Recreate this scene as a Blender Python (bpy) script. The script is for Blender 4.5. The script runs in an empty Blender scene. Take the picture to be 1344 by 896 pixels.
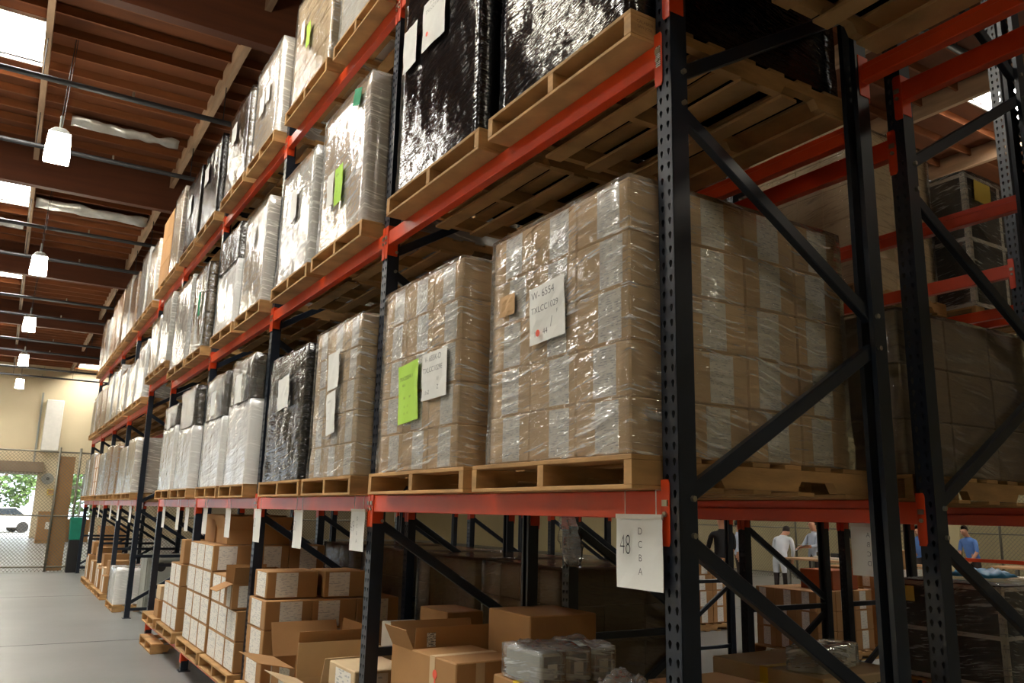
import bpy, bmesh, math, random
from mathutils import Vector, Matrix, noise

# ------------------------------------------------------------------ camera
S = bpy.context.scene
COL = S.collection
YAW, PITCH, ROLL = 0.546531, 0.208090, 0.022557
F_PX = 1071.75
CAM = Vector((-1.8175, -1.9524, 1.6849))
fw = Vector((math.sin(YAW) * math.cos(PITCH), math.cos(YAW) * math.cos(PITCH), math.sin(PITCH)))
rt = Vector((math.cos(YAW), -math.sin(YAW), 0))
up = rt.cross(fw)
r2 = rt * math.cos(ROLL) + up * math.sin(ROLL)
u2 = -rt * math.sin(ROLL) + up * math.cos(ROLL)
cd = bpy.data.cameras.new('camera')
cd.sensor_fit = 'HORIZONTAL'
cd.sensor_width = 36.0
cd.lens = F_PX * 36.0 / 1344.0
cd.clip_end = 300
cam = bpy.data.objects.new('camera', cd)
m = Matrix((r2, u2, -fw)).transposed().to_4x4()
m.translation = CAM
cam.matrix_world = m
COL.objects.link(cam)
S.camera = cam

# ------------------------------------------------------------------ world, sun, exposure
W = bpy.data.worlds.new('world')
S.world = W
W.use_nodes = True
bg = W.node_tree.nodes['Background']
bg.inputs[0].default_value = (0.78, 0.88, 1.0, 1)
bg.inputs[1].default_value = 3.0
sd = bpy.data.lights.new('sun', 'SUN')
sd.energy = 9.0
sd.angle = 0.01
sd.color = (1, 0.95, 0.86)
sun = bpy.data.objects.new('sun', sd)
sun.rotation_euler = (math.radians(48), 0, math.radians(35))
COL.objects.link(sun)
vs = S.view_settings
vs.view_transform = 'Standard'
vs.look = 'None'
vs.gamma = 1
vs.use_curve_mapping = False
vs.exposure = 0.62
SKYLIGHT_POWER = 34.0
LAMP_POWER = 44.0
S.cycles.max_bounces = 8
S.cycles.diffuse_bounces = 4
S.cycles.glossy_bounces = 3
S.cycles.transparent_max_bounces = 14
S.cycles.sample_clamp_indirect = 4.0
S.cycles.caustics_reflective = False
S.cycles.caustics_refractive = False

rnd = random.Random(48)

# ------------------------------------------------------------------ materials
def srgb(r, g, b):
    f = lambda c: ((c / 255 + 0.055) / 1.055) ** 2.4 if c > 10 else c / 255 / 12.92
    return (f(r), f(g), f(b), 1)

class NT:
    def __init__(s, name):
        s.m = bpy.data.materials.new(name)
        s.m.use_nodes = True
        s.t = s.m.node_tree
        s.b = s.t.nodes['Principled BSDF']
        s.out = s.t.nodes['Material Output']
    def n(s, typ, **kw):
        d = s.t.nodes.new(typ)
        for k, v in kw.items():
            if k.startswith('i_'):
                d.inputs[int(k[2:])].default_value = v
            else:
                setattr(d, k, v)
        return d
    def l(s, a, b):
        s.t.links.new(a, b)
    def math(s, op, a, b=0.0, clamp=False):
        d = s.n('ShaderNodeMath', operation=op, use_clamp=clamp)
        for i, v in enumerate((a, b)):
            if isinstance(v, (int, float)):
                d.inputs[i].default_value = v
            else:
                s.l(v, d.inputs[i])
        return d.outputs[0]
    def rampcol(s, fac, stops):
        r = s.n('ShaderNodeValToRGB')
        e = r.color_ramp.elements
        e[0].position, e[0].color = stops[0]
        e[1].position, e[1].color = stops[-1]
        for p, c in stops[1:-1]:
            q = e.new(p)
            q.color = c
        s.l(fac, r.inputs[0])
        return r.outputs[0]
    def bump(s, h, strength=0.3, dist=0.01):
        b = s.n('ShaderNodeBump')
        b.inputs['Strength'].default_value = strength
        b.inputs['Distance'].default_value = dist
        s.l(h, b.inputs['Height'])
        return b.outputs[0]

def simple(name, c, rough=0.6, metal=0.0, var=0.12, nscale=6.0, bump=0.0, bscale=40, spec=0.5, stretch=(1, 1, 1), objvar=0.0, coat=0.0):
    q = NT(name)
    tc = q.n('ShaderNodeTexCoord')
    mp = q.n('ShaderNodeMapping')
    mp.inputs['Scale'].default_value = stretch
    oi = q.n('ShaderNodeObjectInfo')
    q.l(tc.outputs['Object'], mp.inputs[0])
    off = q.n('ShaderNodeVectorMath', operation='SCALE')
    off.inputs[0].default_value = (13, 7, 19)
    q.l(oi.outputs['Random'], off.inputs['Scale'])
    add = q.n('ShaderNodeVectorMath', operation='ADD')
    q.l(mp.outputs[0], add.inputs[0])
    q.l(off.outputs[0], add.inputs[1])
    nz = q.n('ShaderNodeTexNoise')
    nz.inputs['Scale'].default_value = nscale
    nz.inputs['Detail'].default_value = 4
    q.l(add.outputs[0], nz.inputs[0])
    lo = tuple(x * (1 - var) for x in c[:3]) + (1,)
    hi = tuple(min(1, x * (1 + var)) for x in c[:3]) + (1,)
    col = q.rampcol(nz.outputs[0], [(0.3, lo), (0.7, hi)])
    if objvar:
        hs = q.n('ShaderNodeHueSaturation')
        v = q.math('ADD', q.math('MULTIPLY', oi.outputs['Random'], 2 * objvar), 1 - objvar)
        q.l(v, hs.inputs['Value'])
        q.l(col, hs.inputs['Color'])
        col = hs.outputs[0]
    q.l(col, q.b.inputs['Base Color'])
    q.b.inputs['Roughness'].default_value = rough
    q.b.inputs['Metallic'].default_value = metal
    q.b.inputs['Specular IOR Level'].default_value = spec
    if coat:
        q.b.inputs['Coat Weight'].default_value = coat
    if bump:
        n2 = q.n('ShaderNodeTexNoise')
        n2.inputs['Scale'].default_value = bscale
        n2.inputs['Detail'].default_value = 3
        q.l(add.outputs[0], n2.inputs[0])
        q.l(q.bump(n2.outputs[0], bump, 0.01), q.b.inputs['Normal'])
    return q.m

def film(name, tint, base, streak, rough=0.12, tilt=0.14, opaque=False, fres=0.14, bumpk=0.5, crump=1.2, spec=1.0):
    """stretch film: a thin glossy sheet, clear or coloured, with pulled horizontal folds"""
    q = NT(name)
    tc = q.n('ShaderNodeTexCoord')
    oi = q.n('ShaderNodeObjectInfo')
    sx = q.n('ShaderNodeSeparateXYZ')
    q.l(tc.outputs['Object'], sx.inputs[0])
    wob = q.n('ShaderNodeTexNoise')
    wob.inputs['Scale'].default_value = 2.2
    wob.inputs['Detail'].default_value = 2
    q.l(tc.outputs['Object'], wob.inputs[0])
    h = q.math('ADD', sx.outputs[0], sx.outputs[1])
    z = q.math('ADD', sx.outputs[2], q.math('MULTIPLY', wob.outputs[0], 0.10))
    along = q.math('ADD', q.math('MULTIPLY', h, math.cos(tilt)), q.math('MULTIPLY', z, -math.sin(tilt)))
    across = q.math('ADD', q.math('MULTIPLY', h, math.sin(tilt)), q.math('MULTIPLY', z, math.cos(tilt)))
    seed = q.math('MULTIPLY', oi.outputs['Random'], 40)
    def streaks(ka, kc, detail):
        cb = q.n('ShaderNodeCombineXYZ')
        q.l(q.math('MULTIPLY', along, ka), cb.inputs[0])
        q.l(q.math('MULTIPLY', across, kc), cb.inputs[1])
        q.l(seed, cb.inputs[2])
        nz = q.n('ShaderNodeTexNoise')
        nz.inputs['Scale'].default_value = 1.0
        nz.inputs['Detail'].default_value = detail
        nz.inputs['Roughness'].default_value = 0.6
        q.l(cb.outputs[0], nz.inputs[0])
        return nz.outputs[0]
    s1 = streaks(2.6, 19, 4)
    s2 = streaks(5.0, 62, 3)
    cr = q.n('ShaderNodeTexNoise')
    cr.inputs['Scale'].default_value = 5.0
    cr.inputs['Detail'].default_value = 3
    q.l(tc.outputs['Object'], cr.inputs[0])
    height = q.math('ADD', q.math('ADD', q.math('MULTIPLY', s1, 1.0), q.math('MULTIPLY', s2, 0.35)), q.math('MULTIPLY', cr.outputs[0], crump))
    nrm = q.bump(height, bumpk, 0.03)
    q.b.inputs['Base Color'].default_value = tint
    q.b.inputs['Roughness'].default_value = rough
    q.b.inputs['Specular IOR Level'].default_value = spec
    q.l(nrm, q.b.inputs['Normal'])
    if opaque:
        return q.m
    f1 = q.n('ShaderNodeMapRange')
    f1.inputs[1].default_value = 0.54
    f1.inputs[2].default_value = 0.66
    q.l(q.math('MAXIMUM', q.math('MULTIPLY', s1, 0.93), s2), f1.inputs[0])
    f2 = q.n('ShaderNodeMapRange')
    f2.inputs[1].default_value = 0.32
    f2.inputs[2].default_value = 0.54
    q.l(cr.outputs[0], f2.inputs[0])
    a = q.math('ADD', q.math('MULTIPLY', q.math('MULTIPLY', f1.outputs[0], f2.outputs[0]), streak), base, clamp=True)  # white streaks mixed into the film colour stand in for glints on folds
    tr = q.n('ShaderNodeBsdfTransparent')
    mx = q.n('ShaderNodeMixShader')
    q.l(a, mx.inputs[0])
    q.l(tr.outputs[0], mx.inputs[1])
    q.l(q.b.outputs[0], mx.inputs[2])
    gl = q.n('ShaderNodeBsdfGlossy')
    gl.inputs['Roughness'].default_value = 0.06
    q.l(nrm, gl.inputs['Normal'])
    lw = q.n('ShaderNodeLayerWeight')
    lw.inputs[0].default_value = fres
    q.l(nrm, lw.inputs['Normal'])
    m2 = q.n('ShaderNodeMixShader')
    q.l(q.math('ADD', lw.outputs['Fresnel'], 0.07, clamp=True), m2.inputs[0])
    q.l(mx.outputs[0], m2.inputs[1])
    q.l(gl.outputs[0], m2.inputs[2])
    q.l(m2.outputs[0], q.out.inputs[0])
    return q.m

def emit(name, c, k):
    q = NT(name)
    q.b.inputs['Base Color'].default_value = c
    q.b.inputs['Emission Color'].default_value = c
    q.b.inputs['Emission Strength'].default_value = k
    return q.m

def printed(name, paper, ink, rows=16.0, dens=0.5):
    """white sticker with small rows of grey print"""
    q = NT(name)
    tc = q.n('ShaderNodeTexCoord')
    oi = q.n('ShaderNodeObjectInfo')
    mp = q.n('ShaderNodeMapping')
    mp.inputs['Scale'].default_value = (5, 5, rows)
    q.l(tc.outputs['Generated'], mp.inputs[0])
    off = q.n('ShaderNodeVectorMath', operation='ADD')
    q.l(mp.outputs[0], off.inputs[0])
    q.l(oi.outputs['Random'], off.inputs[1])
    vo = q.n('ShaderNodeTexNoise')
    vo.inputs['Scale'].default_value = 1.0
    vo.inputs['Detail'].default_value = 1
    q.l(off.outputs[0], vo.inputs[0])
    sx = q.n('ShaderNodeSeparateXYZ')
    q.l(mp.outputs[0], sx.inputs[0])
    line = q.math('GREATER_THAN', q.math('FRACT', sx.outputs[2]), 0.45)
    txt = q.math('GREATER_THAN', vo.outputs[0], 1 - dens)
    col = q.n('ShaderNodeMix', data_type='RGBA')
    col.inputs[6].default_value = paper
    col.inputs[7].default_value = ink
    q.l(q.math('MULTIPLY', line, txt), col.inputs[0])
    q.l(col.outputs[2], q.b.inputs['Base Color'])
    q.b.inputs['Roughness'].default_value = 0.7
    return q.m

M = {}
M['concrete'] = simple('concrete', srgb(132, 134, 132), 0.34, var=0.14, nscale=0.7, bump=0.05, bscale=18)
M['deck'] = simple('roof_plywood', srgb(104, 56, 24), 0.85, var=0.25, nscale=1.2, stretch=(1, 3, 1))
M['glulam'] = simple('glulam_timber', srgb(92, 46, 20), 0.75, var=0.2, nscale=2.0, stretch=(.3, 1, 4))
M['purlin'] = simple('purlin_timber', srgb(172, 142, 114), 0.8, var=0.3, nscale=2.0, stretch=(3, .4, 3))
M['joist'] = simple('joist_timber', srgb(124, 70, 32), 0.8, var=0.2, nscale=3.0, stretch=(.4, 3, 3))
M['pipe'] = simple('black_pipe', srgb(38, 38, 42), 0.5, var=0.2)
M['foil'] = simple('foil_insulation', srgb(190, 188, 182), 0.35, metal=0.6, var=0.15, bump=0.8, bscale=9)
M['wall'] = simple('cream_wall_paint', srgb(208, 192, 158), 0.9, var=0.04, nscale=0.6)
M['wall2'] = simple('tan_wall_paint', srgb(186, 172, 132), 0.9, var=0.05, nscale=0.6)
M['white'] = simple('white_paint', srgb(228, 224, 214), 0.6, var=0.04)
M['navy'] = simple('navy_steel_paint', srgb(26, 34, 46), 0.34, var=0.2, nscale=9)
M['orange'] = simple('orange_steel_paint', srgb(208, 66, 24), 0.36, var=0.12, nscale=4)
M['zinc'] = simple('zinc_plate', srgb(170, 165, 150), 0.35, metal=0.9, var=0.1)
M['pallet'] = simple('pallet_pine', srgb(176, 136, 86), 0.8, var=0.25, nscale=5, stretch=(1, 1, 4), objvar=0.16, bump=0.2)
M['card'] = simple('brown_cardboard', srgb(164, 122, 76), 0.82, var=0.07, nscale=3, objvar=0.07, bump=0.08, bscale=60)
M['card_lit'] = simple('lit_cardboard', srgb(208, 176, 134), 0.82, var=0.06, nscale=3, objvar=0.05, bump=0.08, bscale=60)  # paler copy of the cardboard, brighter light on wrapped loads put into its colour
M['card_pale'] = simple('pale_cardboard', srgb(206, 180, 142), 0.8, var=0.06, nscale=3, objvar=0.06)
M['card_red'] = simple('reddish_cardboard', srgb(160, 84, 44), 0.8, var=0.08, nscale=3, objvar=0.08)
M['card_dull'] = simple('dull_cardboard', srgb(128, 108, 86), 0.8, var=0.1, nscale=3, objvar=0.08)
M['core_white'] = simple('white_carton_board', srgb(222, 216, 204), 0.7, var=0.05)
M['label'] = printed('printed_label', srgb(232, 228, 218), srgb(190, 189, 188), 20, 0.44)
M['label_dark'] = printed('printed_label_dense', srgb(214, 212, 206), srgb(70, 70, 76), 10, 0.55)
M['ink'] = simple('black_ink', srgb(34, 34, 38), 0.8, var=0.05)
M['ink_grey'] = simple('faded_ink', srgb(120, 118, 116), 0.8, var=0.05)
M['ink_brown'] = simple('burnt_stamp', srgb(120, 86, 52), 0.8, var=0.05)
M['paper'] = simple('white_paper', srgb(232, 232, 226), 0.75, var=0.02)
M['green'] = simple('lime_paper', srgb(178, 222, 84), 0.75, var=0.03)
M['teal'] = simple('teal_paper', srgb(30, 140, 96), 0.7, var=0.05)
M['tan'] = simple('tan_sticker', srgb(196, 158, 112), 0.75, var=0.04)
M['yellow'] = simple('yellow_tape', srgb(222, 186, 30), 0.5, var=0.05)
M['yellow_paper'] = simple('yellow_paper', srgb(226, 196, 90), 0.75, var=0.04)
M['red_dot'] = simple('red_dot', srgb(236, 96, 72), 0.7, var=0.03)
M['film'] = film('clear_stretch_film', (0.95, 0.95, 0.92, 1), 0.06, 0.55)
M['film_milky_glare'] = film('milky_glare_stretch_film', (0.95, 0.95, 0.92, 1), 0.36, 0.45, bumpk=0.3)  # part of its white is painted in for light reflected off load fronts
M['film_white'] = film('white_stretch_film', (0.92, 0.92, 0.9, 1), 0.80, 0.3, rough=0.2, bumpk=0.3)
M['film_dim'] = film('grey_stretch_film', (0.5, 0.5, 0.47, 1), 0.06, 0.35)  # greyer tint than the clear film
M['film_black'] = film('black_stretch_film', (0.006, 0.006, 0.007, 1), 1, 0, rough=0.10, opaque=True, bumpk=0.45, crump=0.9, spec=0.5)
M['film_smoke'] = film('smoky_stretch_film', (0.03, 0.027, 0.022, 1), 0.66, 0.3, rough=0.1, bumpk=0.5)
M['bubble'] = film('bubble_film', (0.8, 0.82, 0.8, 1), 0.30, 0.5, rough=0.25)
M['dark'] = simple('black_plastic', srgb(24, 24, 26), 0.45, var=0.1)
M['screen'] = simple('dark_screen', srgb(30, 34, 44), 0.2, var=0.05)
M['galv'] = simple('galvanised_wire', srgb(126, 122, 108), 0.5, metal=0.5, var=0.1)
M['tealbox'] = simple('teal_plastic', srgb(24, 128, 104), 0.5, var=0.1)
M['greycab'] = simple('grey_steel_cabinet', srgb(150, 152, 144), 0.5, var=0.06)
M['skylight'] = emit('skylight_panel', (1.0, 0.97, 0.90, 1), SKYLIGHT_POWER)
M['lens'] = emit('lit_lamp_lens', (1.0, 0.92, 0.74, 1), LAMP_POWER)
M['leaf'] = simple('tree_leaf', srgb(92, 124, 62), 0.7, var=0.4, nscale=3, objvar=0.2)
M['bark'] = simple('tree_bark', srgb(110, 90, 70), 0.9)
M['asphalt'] = simple('pale_pavement', srgb(190, 188, 182), 0.9, var=0.08)
M['car'] = simple('white_car_paint', srgb(236, 238, 240), 0.25, var=0.02)
M['glass'] = simple('dark_car_glass', srgb(40, 50, 60), 0.1, var=0.05)
M['skin'] = simple('skin', srgb(206, 150, 120), 0.6, var=0.05)
M['hair'] = simple('dark_hair', srgb(44, 32, 26), 0.7, var=0.1)
M['shirt_pale'] = simple('pale_blue_shirt', srgb(196, 208, 226), 0.85, var=0.08)
M['shirt_white'] = simple('white_shirt', srgb(222, 226, 232), 0.85, var=0.06)
M['shirt_blue'] = simple('blue_shirt', srgb(92, 130, 196), 0.85, var=0.08)
M['shirt_black'] = simple('black_shirt', srgb(34, 32, 34), 0.85, var=0.08)
M['trouser'] = simple('dark_trousers', srgb(60, 50, 46), 0.85, var=0.08)
M['bench'] = simple('bench_laminate', srgb(190, 150, 110), 0.5, var=0.08)
M['blue'] = simple('blue_bag', srgb(40, 130, 180), 0.5, var=0.08)

# ------------------------------------------------------------------ mesh helpers
def link(name, me, parent=None, loc=(0, 0, 0), rz=0.0):
    o = bpy.data.objects.new(name, me)
    COL.objects.link(o)
    o.location = loc
    if rz:
        o.rotation_euler = (0, 0, rz)
    if parent is not None:
        o.parent = parent
    return o

def tag(o, label=None, cat=None, group=None, kind=None):
    if label: o['label'] = label
    if cat: o['category'] = cat
    if group: o['group'] = group
    if kind: o['kind'] = kind
    return o

def thing(name, label, cat, loc=(0, 0, 0), rz=0.0, group=None):
    o = link(name, None, None, loc, rz)
    o.empty_display_size = 0.1
    return tag(o, label, cat, group)

class MB:
    def __init__(s):
        s.v, s.f = [], []
    def add(s, vs, fs):
        k = len(s.v)
        s.v += [tuple(p) for p in vs]
        s.f += [tuple(i + k for i in f) for f in fs]
        return s
    def box(s, x0, x1, y0, y1, z0, z1):
        return s.add([(x0, y0, z0), (x1, y0, z0), (x1, y1, z0), (x0, y1, z0), (x0, y0, z1), (x1, y0, z1), (x1, y1, z1), (x0, y1, z1)],
                     [(0, 3, 2, 1), (4, 5, 6, 7), (0, 1, 5, 4), (1, 2, 6, 5), (2, 3, 7, 6), (3, 0, 4, 7)])
    def bar(s, p, q, w, h, ref=(0, 1, 0)):
        """rectangular bar from p to q: w along ref, h across"""
        p, q = Vector(p), Vector(q)
        d = (q - p).normalized()
        a = Vector(ref)
        a = (a - d * a.dot(d)).normalized()
        b = d.cross(a)
        vs = []
        for e in (p, q):
            for i, j in ((-1, -1), (1, -1), (1, 1), (-1, 1)):
                vs.append(e + a * (i * w / 2) + b * (j * h / 2))
        return s.add(vs, [(3, 2, 1, 0), (4, 5, 6, 7), (0, 1, 5, 4), (1, 2, 6, 5), (2, 3, 7, 6), (3, 0, 4, 7)])
    def cyl(s, p, q, r, n=8, r1=None):
        p, q = Vector(p), Vector(q)
        d = (q - p).normalized()
        a = d.orthogonal().normalized()
        b = d.cross(a)
        r1 = r if r1 is None else r1
        vs = []
        for e, rr in ((p, r), (q, r1)):
            for i in range(n):
                t = 2 * math.pi * i / n
                vs.append(e + a * (rr * math.cos(t)) + b * (rr * math.sin(t)))
        fs = [tuple(range(n - 1, -1, -1)), tuple(range(n, 2 * n))]
        fs += [(i, (i + 1) % n, n + (i + 1) % n, n + i) for i in range(n)]
        return s.add(vs, fs)
    def prism(s, poly, axis, a, b):
        """poly: 2D points in the other two axes (in xyz order), extruded along axis from a to b"""
        n = len(poly)
        vs = []
        for c in (a, b):
            for p in poly:
                q = list(p)
                q.insert('xyz'.index(axis), c)
                vs.append(q)
        return s.add(vs, [tuple(range(n - 1, -1, -1)), tuple(range(n, 2 * n))] + [(i, (i + 1) % n, n + (i + 1) % n, n + i) for i in range(n)])
    def mesh(s, name, mat, bevel=0.0, smooth=False, segs=1):
        me = bpy.data.meshes.new(name)
        me.from_pydata(s.v, [], s.f)
        bm = bmesh.new()
        bm.from_mesh(me)
        bmesh.ops.recalc_face_normals(bm, faces=bm.faces)
        if bevel:
            bmesh.ops.bevel(bm, geom=list(bm.edges), offset=bevel, segments=segs, affect='EDGES', profile=0.6)
        bm.to_mesh(me)
        bm.free()
        if smooth:
            me.polygons.foreach_set('use_smooth', [True] * len(me.polygons))
        me.materials.append(M[mat] if isinstance(mat, str) else mat)
        return me
    def build(s, name, mat, parent=None, loc=(0, 0, 0), rz=0.0, **kw):
        return link(name, s.mesh(name, mat, **kw), parent, loc, rz)

_cache = {}
def boxmesh(name, mat, dx, dy, dz, bevel=0.0):
    k = (name, mat, round(dx, 3), round(dy, 3), round(dz, 3), bevel)
    if k not in _cache:
        _cache[k] = MB().box(0, dx, 0, dy, 0, dz).mesh(name, mat, bevel=bevel)
    return _cache[k]

def pbox(name, mat, parent, x0, x1, y0, y1, z0, z1, bevel=0.0):
    return link(name, boxmesh(name, mat, x1 - x0, y1 - y0, z1 - z0, bevel), parent, (x0, y0, z0))

def copy_tree(o, parent=None):
    c = o.copy()
    COL.objects.link(c)
    c.parent = parent
    for ch in o.children:
        copy_tree(ch, c)
    return c

def text_mesh(s, size, mat, sx=1.0, align='CENTER', thin=0.0):
    cu = bpy.data.curves.new('txt', 'FONT')
    cu.body = s
    cu.size = size
    cu.offset = -thin * size
    cu.align_x = align
    cu.align_y = 'CENTER'
    o = bpy.data.objects.new('txt', cu)
    COL.objects.link(o)
    dg = bpy.context.evaluated_depsgraph_get()
    me = bpy.data.meshes.new_from_object(o.evaluated_get(dg))
    bpy.data.objects.remove(o)
    bpy.data.curves.remove(cu)
    if sx != 1.0:
        for v in me.vertices:
            v.co.x *= sx
    me.materials.clear()
    me.materials.append(M[mat])
    return me

FRONT = Matrix(((0, 0, -1), (-1, 0, 0), (0, 1, 0)))   # text read by someone looking along +X
NEAR = Matrix(((1, 0, 0), (0, 0, -1), (0, 1, 0)))     # text read by someone looking along +Y
def lettering(s, size, mat, parent, loc, frame=FRONT, sx=1.0, tilt=0.0, mirror=False, name='lettering', thin=0.012):
    o = link(name, text_mesh(s, size, mat, -sx if mirror else sx, thin=thin), parent)
    mm = (frame @ Matrix.Rotation(tilt, 3, 'Z')).to_4x4()
    mm.translation = loc
    o.matrix_local = mm
    return o

def paper(name, mat, parent, x, y, z, w, h, tilt=0.0, curl=0.012, seed=0, near=False):
    """a sheet with a slight curl, hanging on a face; (x,y,z) its centre; w across, h high"""
    n = 5
    mb = MB()
    vs = []
    for t in (0.0, 0.0012):
        for j in range(n + 1):
            for i in range(n + 1):
                a = (i / n - .5) * w
                b = (j / n - .5) * h
                c = -curl * abs(noise.noise(Vector((i * .5 + seed, j * .4, seed * 3.1)))) - t
                ca, sa = math.cos(tilt), math.sin(tilt)
                a, b = a * ca - b * sa, a * sa + b * ca
                vs.append((x + a, y + c, z + b) if near else (x + c, y - a, z + b))
    k = (n + 1) ** 2
    fs = []
    for j in range(n):
        for i in range(n):
            q = j * (n + 1) + i
            fs.append((q, q + 1, q + n + 2, q + n + 1))
            fs.append((k + q, k + q + n + 1, k + q + n + 2, k + q + 1))
    rim = [i for i in range(n + 1)] + [(j + 1) * (n + 1) - 1 for j in range(1, n + 1)] + [n * (n + 1) + i for i in range(n - 1, -1, -1)] + [j * (n + 1) for j in range(n - 1, 0, -1)]
    for a, b in zip(rim, rim[1:] + rim[:1]):
        fs.append((a, b, k + b, k + a))
    mb.add(vs, fs)
    return mb.build(name, mat, parent, smooth=False)

# ------------------------------------------------------------------ building shell
GL = [-6.7, 0.8, 8.35, 15.85, 23.35, 30.85, 38.35]     # glulam positions along the aisle
XL, XR, YF, YB = -17.0, 20.5, -10.0, 45.8
ZD, ZG = 8.65, 7.8

floor = tag(MB().box(XL, XR, YF, YB, -0.2, 0).build('floor', 'concrete'), kind='structure')
jo = MB()
for y in range(-8, 46, 6):
    jo.box(XL, XR, y - .006, y + .006, 0.0005, 0.002)
for x in (-4.5, 3.1, 10.5):
    jo.box(x - .006, x + .006, YF, YB, 0.0005, 0.002)
jo.build('floor_joint', 'dark', floor)

wall_back = link('wall_back', None)
tag(wall_back, kind='structure')
wb = MB()
DX0, DX1, DZ1 = -6.0, -0.42, 3.15     # roller door
WX0, WX1, WZ0, WZ1 = 1.05, 2.3, 0.0, 3.2
wb.box(XL, -15.0, YB, YB + .25, 0, 9)
wb.box(-15.0, -9.4, YB, YB + .25, DZ1 + .6, 9)
wb.box(-9.4, DX0, YB, YB + .25, 0, 9)
wb.box(DX0, DX1, YB, YB + .25, DZ1, 9)
wb.box(DX1, WX0, YB, YB + .25, 0, 9)
wb.box(WX0, WX1, YB, YB + .25, WZ1, 9)
wb.box(WX1, XR, YB, YB + .25, 0, 9)
wb.build('wall_panel', 'wall', wall_back)
pbox('roller_housing', 'card_dull', wall_back, DX0 - .2, DX1 + .2, YB - .5, YB - .01, DZ1 + .05, DZ1 + .55)
pbox('door_rail', 'white', wall_back, DX0, DX1, YB - .12, YB - .02, DZ1 - .08, DZ1 + .03)
pbox('pilaster', 'white', wall_back, -.45, .33, YB - .35, YB - .01, 4.3, 6.85, 0.02)
pbox('window_mullion', 'greycab', wall_back, WX0, WX1, YB - .06, YB + .02, 2.45, 2.6)
pbox('window_mullion', 'greycab', wall_back, 1.62, 1.7, YB - .06, YB + .02, 0, WZ1)
pbox('conduit', 'greycab', wall_back, -.7, -.62, YB - .09, YB - .01, 3.6, 7.2)
tag(MB().box(XL - .25, XL, YF, YB, 0, 9).build('wall_left', 'wall'), kind='structure')
tag(MB().box(XR, XR + .25, YF, YB, 0, 9).build('wall_right', 'wall2'), kind='structure')
tag(MB().box(XL, XR, YF - .25, YF, 0, 9).build('wall_front', 'wall2'), kind='structure')

# roof: deck with real openings, glulams, purlins, joists (sub-purlins)
PUR = [-2.08 + 2.52 * i for i in range(-5, 9)]
sky = []                                   # skylight openings (x0,x1,y0,y1)
for g in GL:
    for i in (1, 4, 10):  # first row is unseen, added at the left to light the aisle faces
        if (g > 0 or i == 1) and (i != 10 or g in (0.8, 15.85)):
            sky.append((PUR[i] + .06, PUR[i + 1] - .06, g + 2.55, g + 4.0))
sky.append((PUR[6] + .3, PUR[7] - .9, 43.6, 45.2))
ceiling = tag(link('ceiling', None), kind='structure')
ys = sorted({YF, YB} | {round(v, 4) for s_ in sky for v in s_[2:]})
dk = MB()
for a, b in zip(ys, ys[1:]):
    mid = (a + b) / 2
    holes = sorted((s_[0], s_[1]) for s_ in sky if s_[2] < mid < s_[3])
    x = XL
    for h0, h1 in holes:
        dk.box(x, h0, a, b, ZD, ZD + .03)
        x = h1
    dk.box(x, XR, a, b, ZD, ZD + .03)
dk.build('roof_deck', 'deck', ceiling)
for g in GL:
    pbox('glulam_beam', 'glulam', ceiling, XL, XR, g, g + .17, ZG, ZD - .002)
ends = GL + [YB]
starts = [YF] + [g + .17 for g in GL]
for y0, y1 in zip(starts, ends):
    for px in PUR:
        if px < XR - .1:
            pbox('purlin', 'purlin', ceiling, px - .045, px + .045, y0, y1, ZD - .34, ZD - .002)
vis, rest = 0, MB()
for y0, y1 in zip(starts, ends):
    k = 1
    while y0 + k * .61 < y1 - .1:
        y = y0 + k * .61
        k += 1
        for i, px in enumerate(PUR[:-1]):
            a, b = px + .046, PUR[i + 1] - .046
            if any(s_[0] < (a + b) / 2 < s_[1] and s_[2] - .03 < y < s_[3] + .03 for s_ in sky):
                continue
            if i in (4, 5, 6) and y > 8 and vis < 300:
                pbox('joist', 'joist', ceiling, a, b, y - .02, y + .02, ZD - .14, ZD - .002)
                vis += 1
            elif b < XR:
                rest.box(a, b, y - .02, y + .02, ZD - .14, ZD - .002)
tag(rest.build('joist_rows', 'joist', ceiling), kind='stuff')
for n_, s_ in enumerate(sky):
    x0, x1, y0, y1 = s_
    w_ = tag(link('window_%d' % (n_ + 1), None), kind='structure')
    cw = MB()
    for (a, b, c, d) in ((x0 - .03, x0, y0, y1), (x1, x1 + .03, y0, y1), (x0 - .03, x1 + .03, y0 - .03, y0), (x0 - .03, x1 + .03, y1, y1 + .03)):
        cw.box(a, b, c, d, ZD - .05, ZD + .30)
    cw.build('skylight_curb', 'white', w_)
    pbox('skylight_dome', 'skylight', w_, x0, x1, y0, y1, ZD + .25, ZD + .30)
    if x0 < 3:
        for k in range(1, 8):
            xx = x0 + (x1 - x0) * k / 8
            pbox('safety_bar', 'galv', w_, xx - .008, xx + .008, y0, y1, ZD + .05, ZD + .066)
HANG = MB().cyl((0, 0, 0), (0, 0, ZD - .34 - ZG + .06), .008, 5).mesh('pipe_hanger', 'pipe')
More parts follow.
